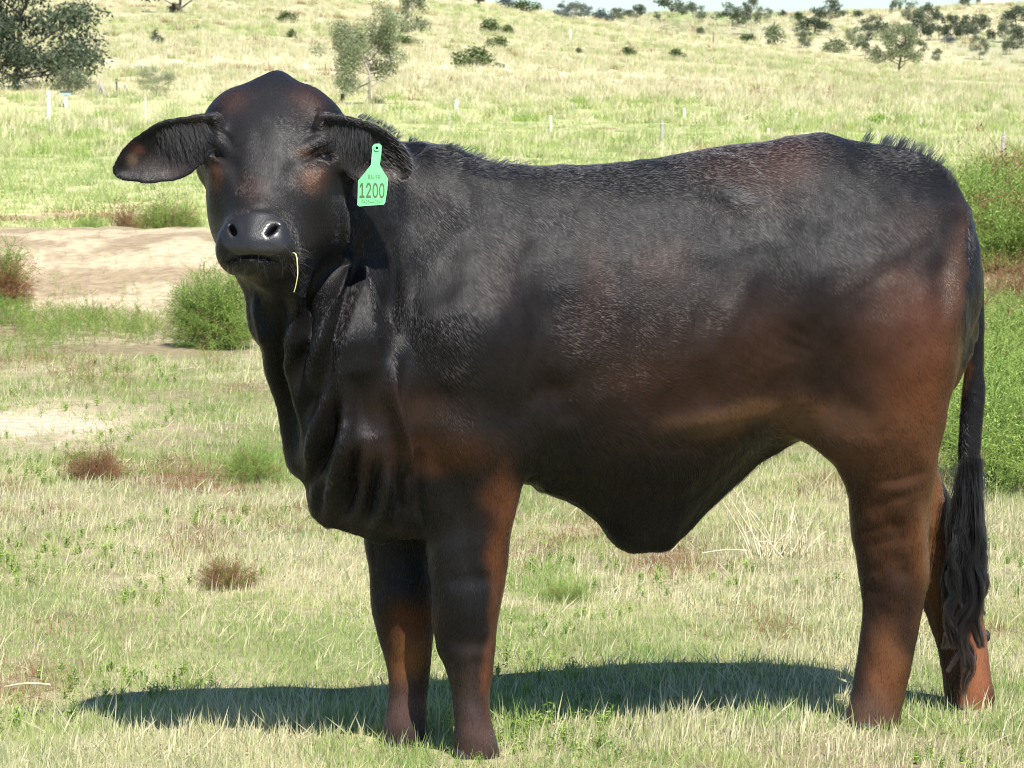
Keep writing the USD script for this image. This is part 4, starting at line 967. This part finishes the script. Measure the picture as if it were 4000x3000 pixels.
# long grass of the fence strip and the hill
hil = [(blades(30, .35, .25, .60, .035, .5, .5), g_straw, 'straw_clump'), (blades(30, .35, .25, .55, .035, .5, .5), g_mixed, 'mixed_clump'), (blades(30, .40, .2, .45, .04, .7, .5), g_brown, 'brown_clump'), (blades(30, .4, .2, .5, .04, .7, .5), g_lush, 'green_clump')]
x, Y = scatter(15000, 61, 400, r_, 1.05, 1, 1.25)
Yg = Y; Y = Y / FS
n1, n2, n3 = nz(x * .30, Y, .16, 17), nz(x * .4, Y, .22, 18), nz(x * .35, Y, .25, 13); r = r_.random(len(x))
k = np.where((n2 > .60) & (r < .35), 2, np.where((n1 > .58) & (r < .45), 1, 0)); k = np.where(r > .965, 3, k); k = np.where((r > .87) & (r < .89), 2, k)
st = (Y < 92) & (n3 > .42); k = np.where(st & (r < .8), np.where(r < .22, 3, np.where(r < .5, 1, 0)), k); keep = (Y > 84) | st
gap = (Y > 88) | (r_.random(len(x)) < .8); keep &= gap
x, Y, k = x[keep], Yg[keep], k[keep]
instancer('hill_grass', hil, k, np.stack([x, Y, ground_z(x, Y) - .05], 1), r_.random(len(x)) * 6.283, r_.uniform(.5, 1.15, len(x)) * np.interp(Y, [61, 130, 400], [.6, .9, 1.2]), label='long bleached grass with green and brown clumps over the hillside', cat='grass')

x, Y = scatter(5200, 600, 1010, r_, 1.0, 1, 1.0); kx = PW / 2 + F * x / Y > 1180; x, Y = x[kx], Y[kx]
k = np.where(r_.random(len(x)) < .7, 0, np.where(r_.random(len(x)) < .6, 1, 2))
instancer('far_grass', hil, k, np.stack([x, Y, ground_z(x, Y) - .1], 1), r_.random(len(x)) * 6.283, r_.uniform(1.2, 3.2, len(x)), label='tussocky dry grass over the far hill', cat='grass')

# ------------------------------------------------------------------ weeds
sp_g = [(sprig(.34, 12, .008, RP), g_lush, 'green_sprig'), (sprig(.34, 14, .007, RP), g_lush, 'leafy_sprig')]
sp_r = [(sprig(.34, 12, .009, RP), g_rust, 'rusty_sprig'), (sprig(.34, 11, .009, RP), g_brown, 'brown_sprig')]
def bush(name, label, cat, px, base, top_, width, mix_, n=260, seed=0, flat=1.0, Y=None, group=None):
    """A rounded weed: sprigs growing out of one root."""
    g = np.random.default_rng(seed); o = ground_at(px, base) if Y is None else None
    if o is None: o = at(px, base, Y * FS); o[2] = float(ground_z(o[0], o[1]))
    H_, R_ = (proj(o)[1] - top_) / F * o[1], width / 2 / F * o[1]
    t = thing(name, label, cat, o, group=group)
    th = np.arccos(g.random(n) ** .8 * .97); ph = g.random(n) * 6.283
    d = np.stack([np.sin(th) * np.cos(ph), np.sin(th) * np.sin(ph), np.cos(th)], 1)
    org = np.stack([d[:, 0] * R_ * .55, d[:, 1] * R_ * .55, d[:, 2] * H_ * .45], 1) * g.random((n, 1)) ** .5
    ln = np.sqrt((d[:, 0] * R_) ** 2 + (d[:, 1] * R_) ** 2 + (d[:, 2] * H_) ** 2) * .62 * g.uniform(.75, 1.15, n)
    ax = np.cross([0, 0, 1.0], d); an = np.linalg.norm(ax, axis=1); ang = np.arctan2(an, d[:, 2]) / 2; ax /= np.maximum(an, 1e-9)[:, None]
    q = np.concatenate([ax * np.sin(ang)[:, None], np.cos(ang)[:, None]], 1)
    pr = sp_g + sp_r; w = g.random(n) < mix_(d) if callable(mix_) else g.random(n) < mix_
    which = np.where(w, 2, 0) + g.integers(0, 2, n)
    instancer('stems', pr, which, org, g.random(n) * 6.283, ln / .34, t, tilt=q)
    return t
bush('weed_bush', 'rounded bright green bush of fine twigs below the bull\'s chin', 'bush', 462, 752, 575, 165, .04, 520, 1)
bush('weed_bush', 'tall brown and rusty bush cut by the left edge of the picture', 'bush', 6, 655, 520, 115, lambda d: .85 - .7 * (d[:, 2] > .85), 330, 2)
bush('weed_bush', 'wide low bush, green with brown patches, behind the bare earth bank', 'bush', 362, 494, 430, 150, .28, 420, 3, Y=19.6)
bush('weed_bush', 'reddish brown dead end of the wide bush behind the bank', 'bush', 272, 494, 432, 56, .96, 150, 4, Y=19.8)
bush('weed_bush', 'small green bush behind the crest of the bank, left of the wide one', 'bush', 190, 493, 456, 64, .0, 150, 5, Y=19.2)
bush('weed_bush', 'red-brown dry weed lying low in the grass at far left', 'weed', 205, 1036, 965, 150, .97, 240, 6)
bush('weed_bush', 'yellowish green leggy weed left of the bull\'s brisket', 'weed', 540, 1040, 960, 150, .15, 200, 7)
bush('weed_bush', 'low brown tangled weed in front of the straw, left foreground', 'weed', 495, 1270, 1195, 150, .75, 190, 8)
bush('weed_bush', 'small leafy green weed in the grass under the belly', 'weed', 1225, 1300, 1252, 130, .05, 150, 9)
bush('weed_bush', 'dark green herb at the left edge below the rusty bush', 'weed', 26, 700, 630, 100, .05, 170, 10)
# herbs at the foot of the bank and the thicket of weeds behind the tail
hb = sp_g + [sp_r[1]]
def herb_mass(name, label, spots, seed):
    g = np.random.default_rng(seed); P_, S_2, K_ = [], [], []
    for px, py, rx, ry, n, h, rb in spots:
        a = g.normal(0, .5, (n, 2)); a = a[np.linalg.norm(a, axis=1) < 1.2]
        q_ = ground_many(px + a[:, 0] * rx, py + a[:, 1] * ry); m = len(q_)
        P_.append(q_); S_2.append(h * g.uniform(.55, 1.25, m) / .34); K_.append(np.where(g.random(m) < rb, 2, g.integers(0, 2, m)))
    P_, S_2, K_ = np.vstack(P_), np.concatenate(S_2), np.concatenate(K_)
    n = len(P_); tl = g.normal(0, .35, (n, 2)); an = np.linalg.norm(tl, axis=1)
    q = np.concatenate([tl / an[:, None] * np.sin(an / 2)[:, None], np.zeros((n, 1)), np.cos(an / 2)[:, None]], 1)
    instancer(name, hb, K_, np.array(P_), g.random(n) * 6.283, S_2, tilt=q, label=label, cat='weeds')
herb_mass('herbs', 'low green herbs spreading at the foot of the bare bank', [(150, 720, 190, 34, 330, .13, .06), (60, 760, 120, 40, 160, .10, .1), (300, 730, 90, 26, 120, .12, .05), (210, 830, 90, 26, 70, .10, .6), (480, 800, 60, 20, 40, .10, .3), (120, 612, 30, 5, 10, .06, 0), (230, 560, 190, 60, 40, .045, .3), (150, 640, 60, 8, 14, .06, 0), (270, 640, 40, 6, 12, .07, 0)], 21)
herb_mass('weed_thicket', 'tangled thicket of green and rusty weeds behind the tail', [(2150, 1040, 110, 40, 260, .26, .02), (2150, 960, 120, 40, 260, .28, .03), (2120, 880, 110, 40, 220, .28, .03), (2190, 800, 100, 40, 220, .28, .08), (2150, 740, 90, 16, 90, .2, .1), (2190, 650, 70, 26, 150, .16, 1.0), (2170, 585, 110, 12, 260, .34, .08), (2150, 560, 130, 22, 420, .42, .10), (2190, 520, 130, 16, 420, .44, .06), (2130, 505, 130, 14, 420, .44, .12), (2210, 490, 120, 10, 300, .46, .12)], 22)
# pale dead stalks beside the hind leg and loose straw
g = np.random.default_rng(9)
o = ground_at(1690, 1205); t = thing('straw_clump', 'clump of upright pale dead stalks left of the near hind leg', 'dry stalks', o)
ms = []
for _ in range(46):
    b = np.array([g.normal(0, .055), g.normal(0, .03), 0]); d = np.array([g.normal(0, .35), g.normal(0, .2), 1]); L_ = g.uniform(.06, .20)
    p = b + np.linspace(0, 1, 6)[:, None] * d * L_ + (np.linspace(0, 1, 6) ** 2)[:, None] * g.normal(0, .03, 3); ms.append(tube(p, np.linspace(.0022, .0010, 6), 4))
pale = plain('pale_straw', (.60, .53, .34), .7, .3)
obj('stalk', join(ms), pale, t, True)
for x, y, a, l, lab in ((60, 1510, .5, 120, 'long pale straw lying at the left edge of the foreground'), (1565, 1215, .55, 110, 'white straw lying behind the sheath'), (1915, 1290, .05, 120, 'thin straw lying right behind the near hind leg')):
    o = ground_at(x, y); s = l / F * o[1]
    p = o + np.stack([np.linspace(-.5, .5, 8) * s * math.cos(a), -np.linspace(-.5, .5, 8) * s * math.sin(a) * .8, .030 + .006 * np.sin(np.linspace(0, 3, 8)) + np.linspace(-.5, .5, 8) * abs(math.sin(a)) * s * .2], 1)
    tag(obj('straw', tube(p, np.full(8, .0024), 5), pale, None, True), lab, 'straw')

# ------------------------------------------------------------------ trees
def crown_cards(clumps, n, size, rng, droop=.4):
    """Leaves: small pointed faces gathered round the clumps (centre, radius)."""
    c = np.array([k[0] for k in clumps], float); r = np.array([k[1] for k in clumps], float); wv = (r ** 2).sum(1) if r.ndim > 1 else r ** 2
    i = rng.choice(len(c), n, p=wv / wv.sum()); d = rng.normal(size=(n, 3)); d /= np.linalg.norm(d, axis=1, keepdims=True)
    p = c[i] + d * (rng.random((n, 1)) ** .45) * (r[i] if r.ndim > 1 else r[i][:, None])
    a = rng.normal(size=(n, 3)) - [0, 0, droop]; a /= np.linalg.norm(a, axis=1, keepdims=True); b = np.cross(a, rng.normal(size=(n, 3))); b /= np.linalg.norm(b, axis=1, keepdims=True)
    s = size * rng.uniform(.5, 1.4, (n, 1)); v = np.stack([p - a * s, p + b * s * .42, p + a * s, p - b * s * .42], 1).reshape(-1, 3)
    k = np.arange(n)[:, None] * 4; return v, np.vstack([k + [0, 1, 2], k + [0, 2, 3]])
def make_tree(seed, h, w, kind, fine=1):
    """(trunk mesh, crown mesh) of a tree h metres tall and w metres wide standing at the origin."""
    g = np.random.default_rng(seed); ms, cl = [], []
    if kind == 'bush':
        for _ in range(16):
            a, r = g.random() * 6.283, g.random() ** .6; z = g.uniform(.22, .70) * (1.1 - .55 * r)
            cl.append(((math.cos(a) * r * w * .36, math.sin(a) * r * w * .36, z * h), np.array([w * .20, w * .20, h * .26]) * g.uniform(.7, 1.15)))
        for _ in range(5):
            e = np.array(cl[g.integers(len(cl))][0]); ms.append(tube(np.linspace([0, 0, -.1 * h], e, 4), np.linspace(.025, .010, 4) * h, 5))
        return join(ms), crown_cards(cl, 900 * fine * fine, .05 * max(h, w * .7) / fine, g, .1)
    base = {'round': .12, 'tall': .25, 'sparse': .30, 'dead': .2}[kind]
    tr = np.cumsum(np.vstack([[0, 0, -.04 * h], np.c_[g.normal(0, .025 * h, (6, 2)), np.full(6, h * .66 / 6)]]), 0)
    rad = .026 * h if kind != 'sparse' else .017 * h
    ms.append(tube(tr, np.linspace(rad, rad * .35, 7), 7))
    nb = {'round': 13, 'tall': 11, 'sparse': 18, 'dead': 9}[kind]
    for j in range(nb):
        t = g.uniform(base, 1); i = min(int(t * 6), 5); o = tr[i] + (tr[i + 1] - tr[i]) * (t * 6 - i)
        a = j * 2.4 + g.normal(0, .4); rr = w * .5 * g.uniform(.45, .95) * (1.05 - .55 * max(t - .5, 0) * 2 * .8)
        e = np.array([math.cos(a) * rr, math.sin(a) * rr, h * np.clip(o[2] / h + g.uniform(.02, .30), .20 if kind == 'round' else .25, .93)])
        m = o + (e - o) * .5 + g.normal(0, .04 * h, 3) * [1, 1, .6] - [0, 0, .03 * h]
        p = np.array([o, o + (m - o) * .55, m, m + (e - m) * .6, e]); ms.append(tube(p, np.linspace(rad * .45, rad * .12, 5), 5))
        if kind == 'dead':
            for _ in range(3): ms.append(tube(np.linspace(m + (e - m) * g.random(), e + g.normal(0, .12 * h, 3), 3), np.linspace(rad * .2, rad * .05, 3), 4))
            continue
        for _ in range({'round': 3, 'tall': 3, 'sparse': 3}[kind]):
            c = e + g.normal(0, 1, 3) * [w * .10, w * .10, h * .06]
            cl.append((c, np.array([w * .19, w * .19, h * .12]) * g.uniform(.6, 1.25) * (.80 if kind == 'sparse' else 1.0)))
            ms.append(tube(np.linspace(m + (e - m) * .7, c, 3), np.linspace(rad * .16, rad * .06, 3), 4))
    if kind == 'dead': return join(ms), None
    if kind != 'sparse': cl.append((tr[-1] + [0, 0, .16 * h], np.array([w * .24, w * .24, h * .13])))
    return join(ms), crown_cards(cl, {'round': 2600, 'tall': 2000, 'sparse': 5200}[kind] * fine * fine, {'round': .034, 'tall': .036, 'sparse': .019}[kind] * max(h, w) / fine, g, .5)
_protos = {}
def tree(name, label, cat, px, base, top_, width, kind, leaves, trunk=None, Y=None, group=None, seed=None):
    """A tree that stands where the picture shows it; distant ones of a kind share a few shapes, turned and scaled."""
    o = ground_at(px, base, near=60)
    if o is None: o = at(px, base, (Y or 690) * FS); o[2] = float(ground_z(o[0], o[1]))
    hgt, wid = (proj(o)[1] - top_) / F * o[1], width / F * o[1]
    if seed is None and kind != 'dead': hgt, wid = hgt * 1.3, wid * 1.25
    g = np.random.default_rng(abs(hash((px, base))) % 9999 if seed is None else seed)
    if seed is not None:
        t = thing(name, label, cat, o, group=group); tm, cm = make_tree(seed, hgt, wid, kind, 2 if wid > 1.2 else 1)
        obj('trunk', tm, trunk or bark, t, True)
        if cm is not None: obj('crown', cm, leaves, t, False)
        return t
    key = (kind, leaves.GetPath().name if leaves else '', int(px) % 3)
    if key not in _protos:
        c = stage.CreateClassPrim(f'/World/plant_shape_{len(_protos):03d}')
        tm, cm = make_tree(100 + len(_protos), 1.0, 1.0, kind)
        usdkit.mesh(stage, f'{c.GetPath()}/{"stems" if kind == "bush" else "trunk"}', tm, trunk or bark, True)
        if cm is not None: usdkit.mesh(stage, f'{c.GetPath()}/{"foliage" if kind == "bush" else "crown"}', cm, leaves, False)
        _protos[key] = c.GetPath()
    t = thing(name, label, cat, o, g.random() * 6.283, group, (wid, wid, hgt))
    t.GetReferences().AddInternalReference(_protos[key]); t.SetInstanceable(True)
    return t
FARG = 'trees scattered over the far hill'
tree('gum_tree', 'slender open gum tree with drooping leaves above the bull\'s shoulder', 'tree', 786, 226, -14, 158, 'sparse', gum_p, bark, seed=3)
tree('dark_tree', 'large dark leafy tree filling the top left corner', 'tree', 34, 192, -70, 330, 'round', gum_d, bark_d, seed=12)
tree('dark_tree', 'second dark trunked tree at the left edge behind the large one', 'tree', -30, 196, 10, 180, 'round', gum_d, bark_d, seed=15)
tree('shrub', 'grey-green open shrub at the foot of the large dark tree', 'shrub', 156, 204, 120, 96, 'bush', gum, bark_d, seed=13)
tree('tree', 'tree whose trunk alone shows at the top edge, left half', 'tree', 393, 29, -130, 110, 'round', gum_d, bark_d)
tree('shrub', 'dark little shrub against the trunk at the top edge', 'shrub', 376, 28, 8, 30, 'bush', gum_d)
tree('sapling', 'thin leafy sapling behind the steel post left of the head', 'sapling', 338, 208, 138, 74, 'sparse', gum_p, bark, seed=18)
tree('pale_tree', 'small pale round-headed tree right of the open gum', 'tree', 889, 75, -12, 52, 'round', gum_p)
for a in ((335, 95, 64, 36, 'grey-green shrub below and left of the top-edge trunk'), (616, 48, 22, 48, 'olive shrub near the top edge left of the open gum'), (628, 81, 60, 24, 'little upright shrub under the olive one near the gum'),
          (426, 69, 55, 22, 'tiny green shrub on the hill above the bull\'s poll, to its left'), (876, 99, 75, 76, 'wide flat olive shrub below the pale tree'), (1062, 72, 38, 46, 'topmost of the three dark shrubs on the hill, its left half'), (1092, 75, 52, 38, 'small right half of the topmost dark shrub pair'),
          (1075, 108, 75, 48, 'middle one of the dark shrubs stacked on the hill'), (1030, 146, 97, 84, 'largest and lowest dark shrub on the hill'), (1075, 147, 134, 26, 'bright small shrub at the right foot of the lowest dark one'), (1251, 116, 102, 18, 'tiny shrub right of the dark shrubs'), (1360, 122, 99, 36, 'small dark shrub in the middle of the hill'), (1465, 127, 103, 42, 'small low shrub on the hill, right of the middle one')):
    tree('hill_shrub', a[4], 'shrub', a[0], a[1], a[2], a[3], 'bush', olive if a[0] != 335 else gum)
for px, b, tp_, w, kd, lf, Y, lab in (
    (1035, 8, -18, 46, 'bush', gum_d, 292, 'dark tree cut by the top edge where the near ridge begins'), (1092, 16, -12, 44, 'bush', gum_b, 300, 'bluish dark tree on the near ridge'), (1135, 24, -2, 58, 'bush', olive, 288, 'olive rounded tree ending the row on the near ridge'),
    (1216, 42, 12, 26, 'round', gum_b, 640, 'bluish tree first in the row beyond the ridge'), (1240, 42, 10, 32, 'round', gum, 620, 'grey tree second in the row beyond the ridge'), (1262, 42, 14, 26, 'tall', gum_b, 660, 'upright bluish tree in the row beyond the ridge'), (1296, 44, 18, 56, 'bush', gum_b, 700, 'wide blue hazy clump beyond the ridge'), (1240, 44, -4, 24, 'dead', None, 560, 'bare white dead tree beyond the ridge'),
    (1332, 44, 19, 26, 'round', gum, 640, 'round grey tree right of the blue clump'), (1360, 43, 24, 26, 'round', gum, 640, 'small grey tree between two taller ones beyond the ridge'), (1380, 40, 13, 24, 'round', gum_d, 620, 'dark tree at the left foot of the bright green slope'), (1420, 46, 28, 14, 'tall', gum, 560, 'narrow little tree left of the bright green slope'),
    (1450, 36, -18, 56, 'tall', gum_d, 680, 'tall dark tree on the skyline over the bright green slope'), (1498, 48, 12, 40, 'round', gum, 600, 'tree standing on the bright green slope'), (1534, 38, 18, 22, 'dead', None, 650, 'bare little tree on the skyline above the green slope'),
    (1583, 57, 18, 48, 'round', gum, 560, 'broad grey tree at the right end of the green slope'), (1612, 60, 20, 26, 'tall', gum_d, 550, 'dark tree leaning into the tall narrow one'), (1622, 76, -8, 28, 'tall', gum, 520, 'tall narrow tree rising above the skyline'), (1652, 44, 20, 28, 'sparse', gum, 600, 'thin open tree right of the tall narrow one'),
    (1690, 36, 22, 22, 'bush', gum_d, 690, 'small dark bush on the skyline, left part'), (1724, 46, 26, 36, 'bush', olive, 620, 'olive bush just under the skyline'), (1790, 46, 4, 46, 'round', gum_d, 640, 'large dark round tree on the skyline'), (1854, 41, 22, 28, 'bush', gum_d, 650, 'dark pointed bush on the skyline right of the round tree'),
    (1936, 34, -6, 18, 'tall', gum, 690, 'slim tree alone on the skyline'), (1512, 75, 55, 22, 'bush', gum, 460, 'small bush below the green slope'), (1611, 90, 72, 40, 'bush', olive, 400, 'flat bush at the foot of the tall narrow tree'), (1674, 97, 52, 52, 'bush', gum_p, 390, 'large pale rounded bush in the valley'),
    (1758, 76, 42, 58, 'round', gum_d, 470, 'wide dark tree on the pale slope'), (1737, 104, 70, 26, 'round', gum, 380, 'narrow dark tree below the wide one'), (1804, 113, 79, 54, 'bush', gum_p, 370, 'pale bushy clump in the valley'), (1842, 108, 66, 24, 'tall', gum_p, 380, 'pale upright tree left of the lone tree'), (1865, 121, 84, 24, 'round', gum, 350, 'dark little tree just left of the lone tree'), (1886, 86, 45, 52, 'round', gum, 460, 'grey spreading tree behind the lone tree'),
    (1972, 62, 10, 36, 'tall', gum, 560, 'tall tree left of the dark cluster on the right hill'), (1988, 88, 36, 40, 'round', gum_d, 450, 'dark tree at the left end of the right-hand cluster'), (2008, 52, 14, 36, 'round', gum, 560, 'grey tree above the right-hand cluster'), (2028, 86, 37, 34, 'tall', gum_d, 450, 'second dark tree of the right-hand cluster'), (2053, 54, 35, 20, 'round', gum_d, 520, 'small dark tree above the gap in the cluster'),
    (2066, 85, 40, 32, 'round', gum_d, 450, 'dark tree in the middle of the right-hand cluster'), (2090, 84, 39, 34, 'round', gum_d, 455, 'broad dark tree right of the middle of the cluster'), (2118, 72, 36, 34, 'round', gum_d, 480, 'dark tree near the right end of the cluster'), (2138, 85, 60, 24, 'bush', gum_d, 450, 'low dark bush ending the cluster'), (1988, 122, 90, 24, 'tall', gum_p, 350, 'thin pale tree behind the right side of the lone tree'),
    (2196, 58, 18, 50, 'round', gum_d, 540, 'dark tree at the right edge below the white shed'), (2172, 92, 52, 30, 'tall', gum, 440, 'upright tree left of the edge under the shed'), (2200, 104, 62, 34, 'round', gum_d, 420, 'dark tree at the right edge, second below the shed'), (2182, 118, 84, 26, 'tall', gum, 370, 'thin tree low at the right edge'), (2117, 129, 84, 32, 'sparse', gum, 350, 'leaning open tree alone on the pale slope'), (2024, 140, 112, 18, 'tall', gum, 300, 'small dark tree on the slope right of the lone tree'),
    (2085, 20, -6, 20, 'tall', gum, 690, 'small tree on the skyline left of the white shed'), (1550, 106, 66, 12, 'dead', None, 270, 'thin bare sapling on the near ridge'), (2050, 92, 78, 40, 'bush', gum_b, 420, 'bluish low bush under the cluster'), (1895, 118, 98, 22, 'bush', gum, 340, 'small bush right below the grey spreading tree')):
    tree('bare_tree' if kd == 'dead' else 'bush' if kd == 'bush' else 'tree', lab, 'bush' if kd == 'bush' else 'tree', px, b, tp_, w, kd, lf, Y=Y, group=FARG if Y > 330 else None)
tree('lone_tree', 'lone feathery olive tree with a bare trunk on the right hillside', 'tree', 1943, 154, 42, 94, 'round', gum_p, bark_d, seed=31)
fs = tree('flowering_shrub', 'low green shrub with red leaf tips in the grass above the rump', 'shrub', 1905, 268, 240, 80, 'bush', g_lush, seed=33)

# ------------------------------------------------------------------ posts, stump, shed
def wood(name, c): return plain(name, c, .9, .1, .5, 40)
grey_w, white_w, dark_w, steel = wood('weathered_wood', (.34, .32, .29)), wood('white_painted_wood', (.72, .71, .67)), wood('dark_wood', (.10, .085, .07)), plain('galvanised', (.48, .48, .47), .5, .5)
def post(px, base, top_, wpx, m, label, lean=0.0, rnd=True, name='fence_post', group=None, Y=None):
    o = ground_at(px, base) if Y is None else at(px, base, Y * FS); h = (base - top_) / F * o[1]; r = wpx / 2 / F * o[1]
    t = thing(name, label, 'post', o, group=group)
    n = 5; p = np.stack([np.linspace(0, lean * h, n), np.zeros(n), np.linspace(-.15, h, n)], 1)
    if rnd:
        v, f = tube(p, np.linspace(r * 1.05, r * .95, n), 10); c = len(v); v = np.vstack([v, p[-1] + [0, 0, r * .15]]); f = np.vstack([f, [[c - 10 + i, c - 10 + (i + 1) % 10, c] for i in range(10)]])
        obj('shaft', (v, f), m, t, 40)
    else:
        b = trimesh.creation.box([2 * r, 2 * r, h + .15]); b.apply_translation([0, 0, h / 2 - .075]); b.vertices[:, 0] += lean * np.maximum(b.vertices[:, 2], 0); obj('shaft', b, m, t)
    cp = trimesh.creation.cylinder(r * 1.25, .04 * h / .8, sections=10); cp.apply_translation([lean * h * .86, 0, h * .86]); obj('wire_wrap', cp, steel, t, 40)
    return t
for a in ((105, 263, 197, 8, white_w, 'white painted post at the left edge of the paddock'), (315, 269, 210, 3.4, steel, 'thin steel post left of the bull\'s ear'), (972, 291, 241, 4, grey_w, 'thin grey post behind the neck'), (1190, 290, 250, 4, white_w, 'thin pale post over the withers'), (1430, 306, 261, 8, grey_w, 'stout grey wooden post over the middle of the back'),
          (1660, 300, 277, 4, white_w, 'short thin post over the hip, left of the rump'), (1895, 306, 284, 4, steel, 'thin post over the rump'), (2152, 338, 318, 8, dark_w, 'short dark post beside the leaning one at the right edge'),
          (985, 235, 217, 9, white_w, 'short white post in the long grass behind the neck'), (1478, 258, 234, 7, white_w, 'white post in the long grass, above the stout grey one'), (1720, 262, 245, 7, white_w, 'short white post in the long grass above the hip'), (1988, 269, 255, 7, white_w, 'short white post in the long grass right of the flowering shrub'), (1235, 240, 227, 7, grey_w, 'short grey post in the long grass over the withers'),
          (740, 222, 203, 9, dark_w, 'short dark post at the foot of the open gum'), (270, 201, 183, 6, grey_w, 'pale stub right of the forked stump'), (252, 202, 171, 4, dark_w, 'dark stick right of the forked stump'), (51, 197, 180, 6, grey_w, 'leaning pale stub under the large dark tree'), (1232, 87, 64, 4, white_w, 'pale post high on the hill'), (1541, 96, 73, 2.5, dark_w, 'thin dark post on the near ridge')):
    post(*a[:6], lean=.25 if a[0] == 51 else .0, rnd=a[3] > 5)
post(2163, 338, 289, 8, grey_w, 'grey post leaning right at the right edge', lean=.10)
o = ground_at(143, 232); k_ = o[1] / F
t = thing('trough_post', 'pale post carrying a small blue-grey box, right of the white post', 'post', o)
b = trimesh.creation.box([6 * k_, 6 * k_, 28 * k_]); b.apply_translation([0, 0, 13 * k_]); obj('shaft', b, white_w, t)
b = trimesh.creation.box([23 * k_, 12 * k_, 5 * k_]); b.apply_translation([0, 0, 29.6 * k_]); obj('box', b, plain('box_blue', (.30, .42, .45), .6), t)
b = trimesh.creation.box([26 * k_, 14 * k_, 4 * k_]); b.apply_translation([0, 0, 34.2 * k_]); obj('lid', b, dark_w, t)
o = ground_at(217, 211); k_ = o[1] / F
t = thing('forked_stump', 'pale grey forked dead stump standing like a letter A', 'stump', o)
for s, e in ((-10, 0), (11, 0)):
    obj('leg', tube(np.array([[s * k_, 0, -4 * k_], [s * .55 * k_, 0, 14 * k_], [0, 0, 27 * k_]]), np.array([3.6, 3.4, 3.8]) * k_, 8), grey_w, t, True)
obj('top', tube(np.array([[0, 0, 25 * k_], [-.5 * k_, 0, 34 * k_], [-1 * k_, 0, 41 * k_]]), np.array([4, 3, 1]) * k_, 8), grey_w, t, True)
# white shed with a carport on the far hilltop
SY = 694.0 * FS; o = at(2150, 19, SY); o[2] = float(ground_z(o[0], o[1])); k_ = SY / F
t = thing('shed', 'white shed with an open carport on the hilltop at top right', 'shed', o)
whitew = plain('white_wall', (.78, .78, .75), .7); roofm = plain('pale_roof', (.62, .64, .66), .5); darkm = plain('dark_gap', (.05, .055, .06), .8)
def bx(c, s): b = trimesh.creation.box(np.array(s) * k_); b.apply_translation(np.array(c) * k_); return b
obj('wall', bx((0, 0, 8), (66, 40, 18)), whitew, t); obj('roof', trimesh.util.concatenate([bx((0, 0, 19.2), (70, 44, 3)), bx((0, 0, 21.6), (50, 30, 2))]), roofm, t)
for xx in (-14, 12): obj('roller_door', bx((xx, -20.4, 6), (20, 1, 13)), plain('roller_door_paint_%d' % (xx > 0), (.66, .67, .66), .6), t)
obj('side_opening', bx((-36, 0, 7), (6, 38, 16)), darkm, t)
obj('carport_roof', bx((58, 2, 14), (46, 36, 2)), roofm, t)
for xx in (40, 58, 78): obj('carport_post', bx((xx, -14, 6), (1.6, 1.6, 14)), whitew, t)
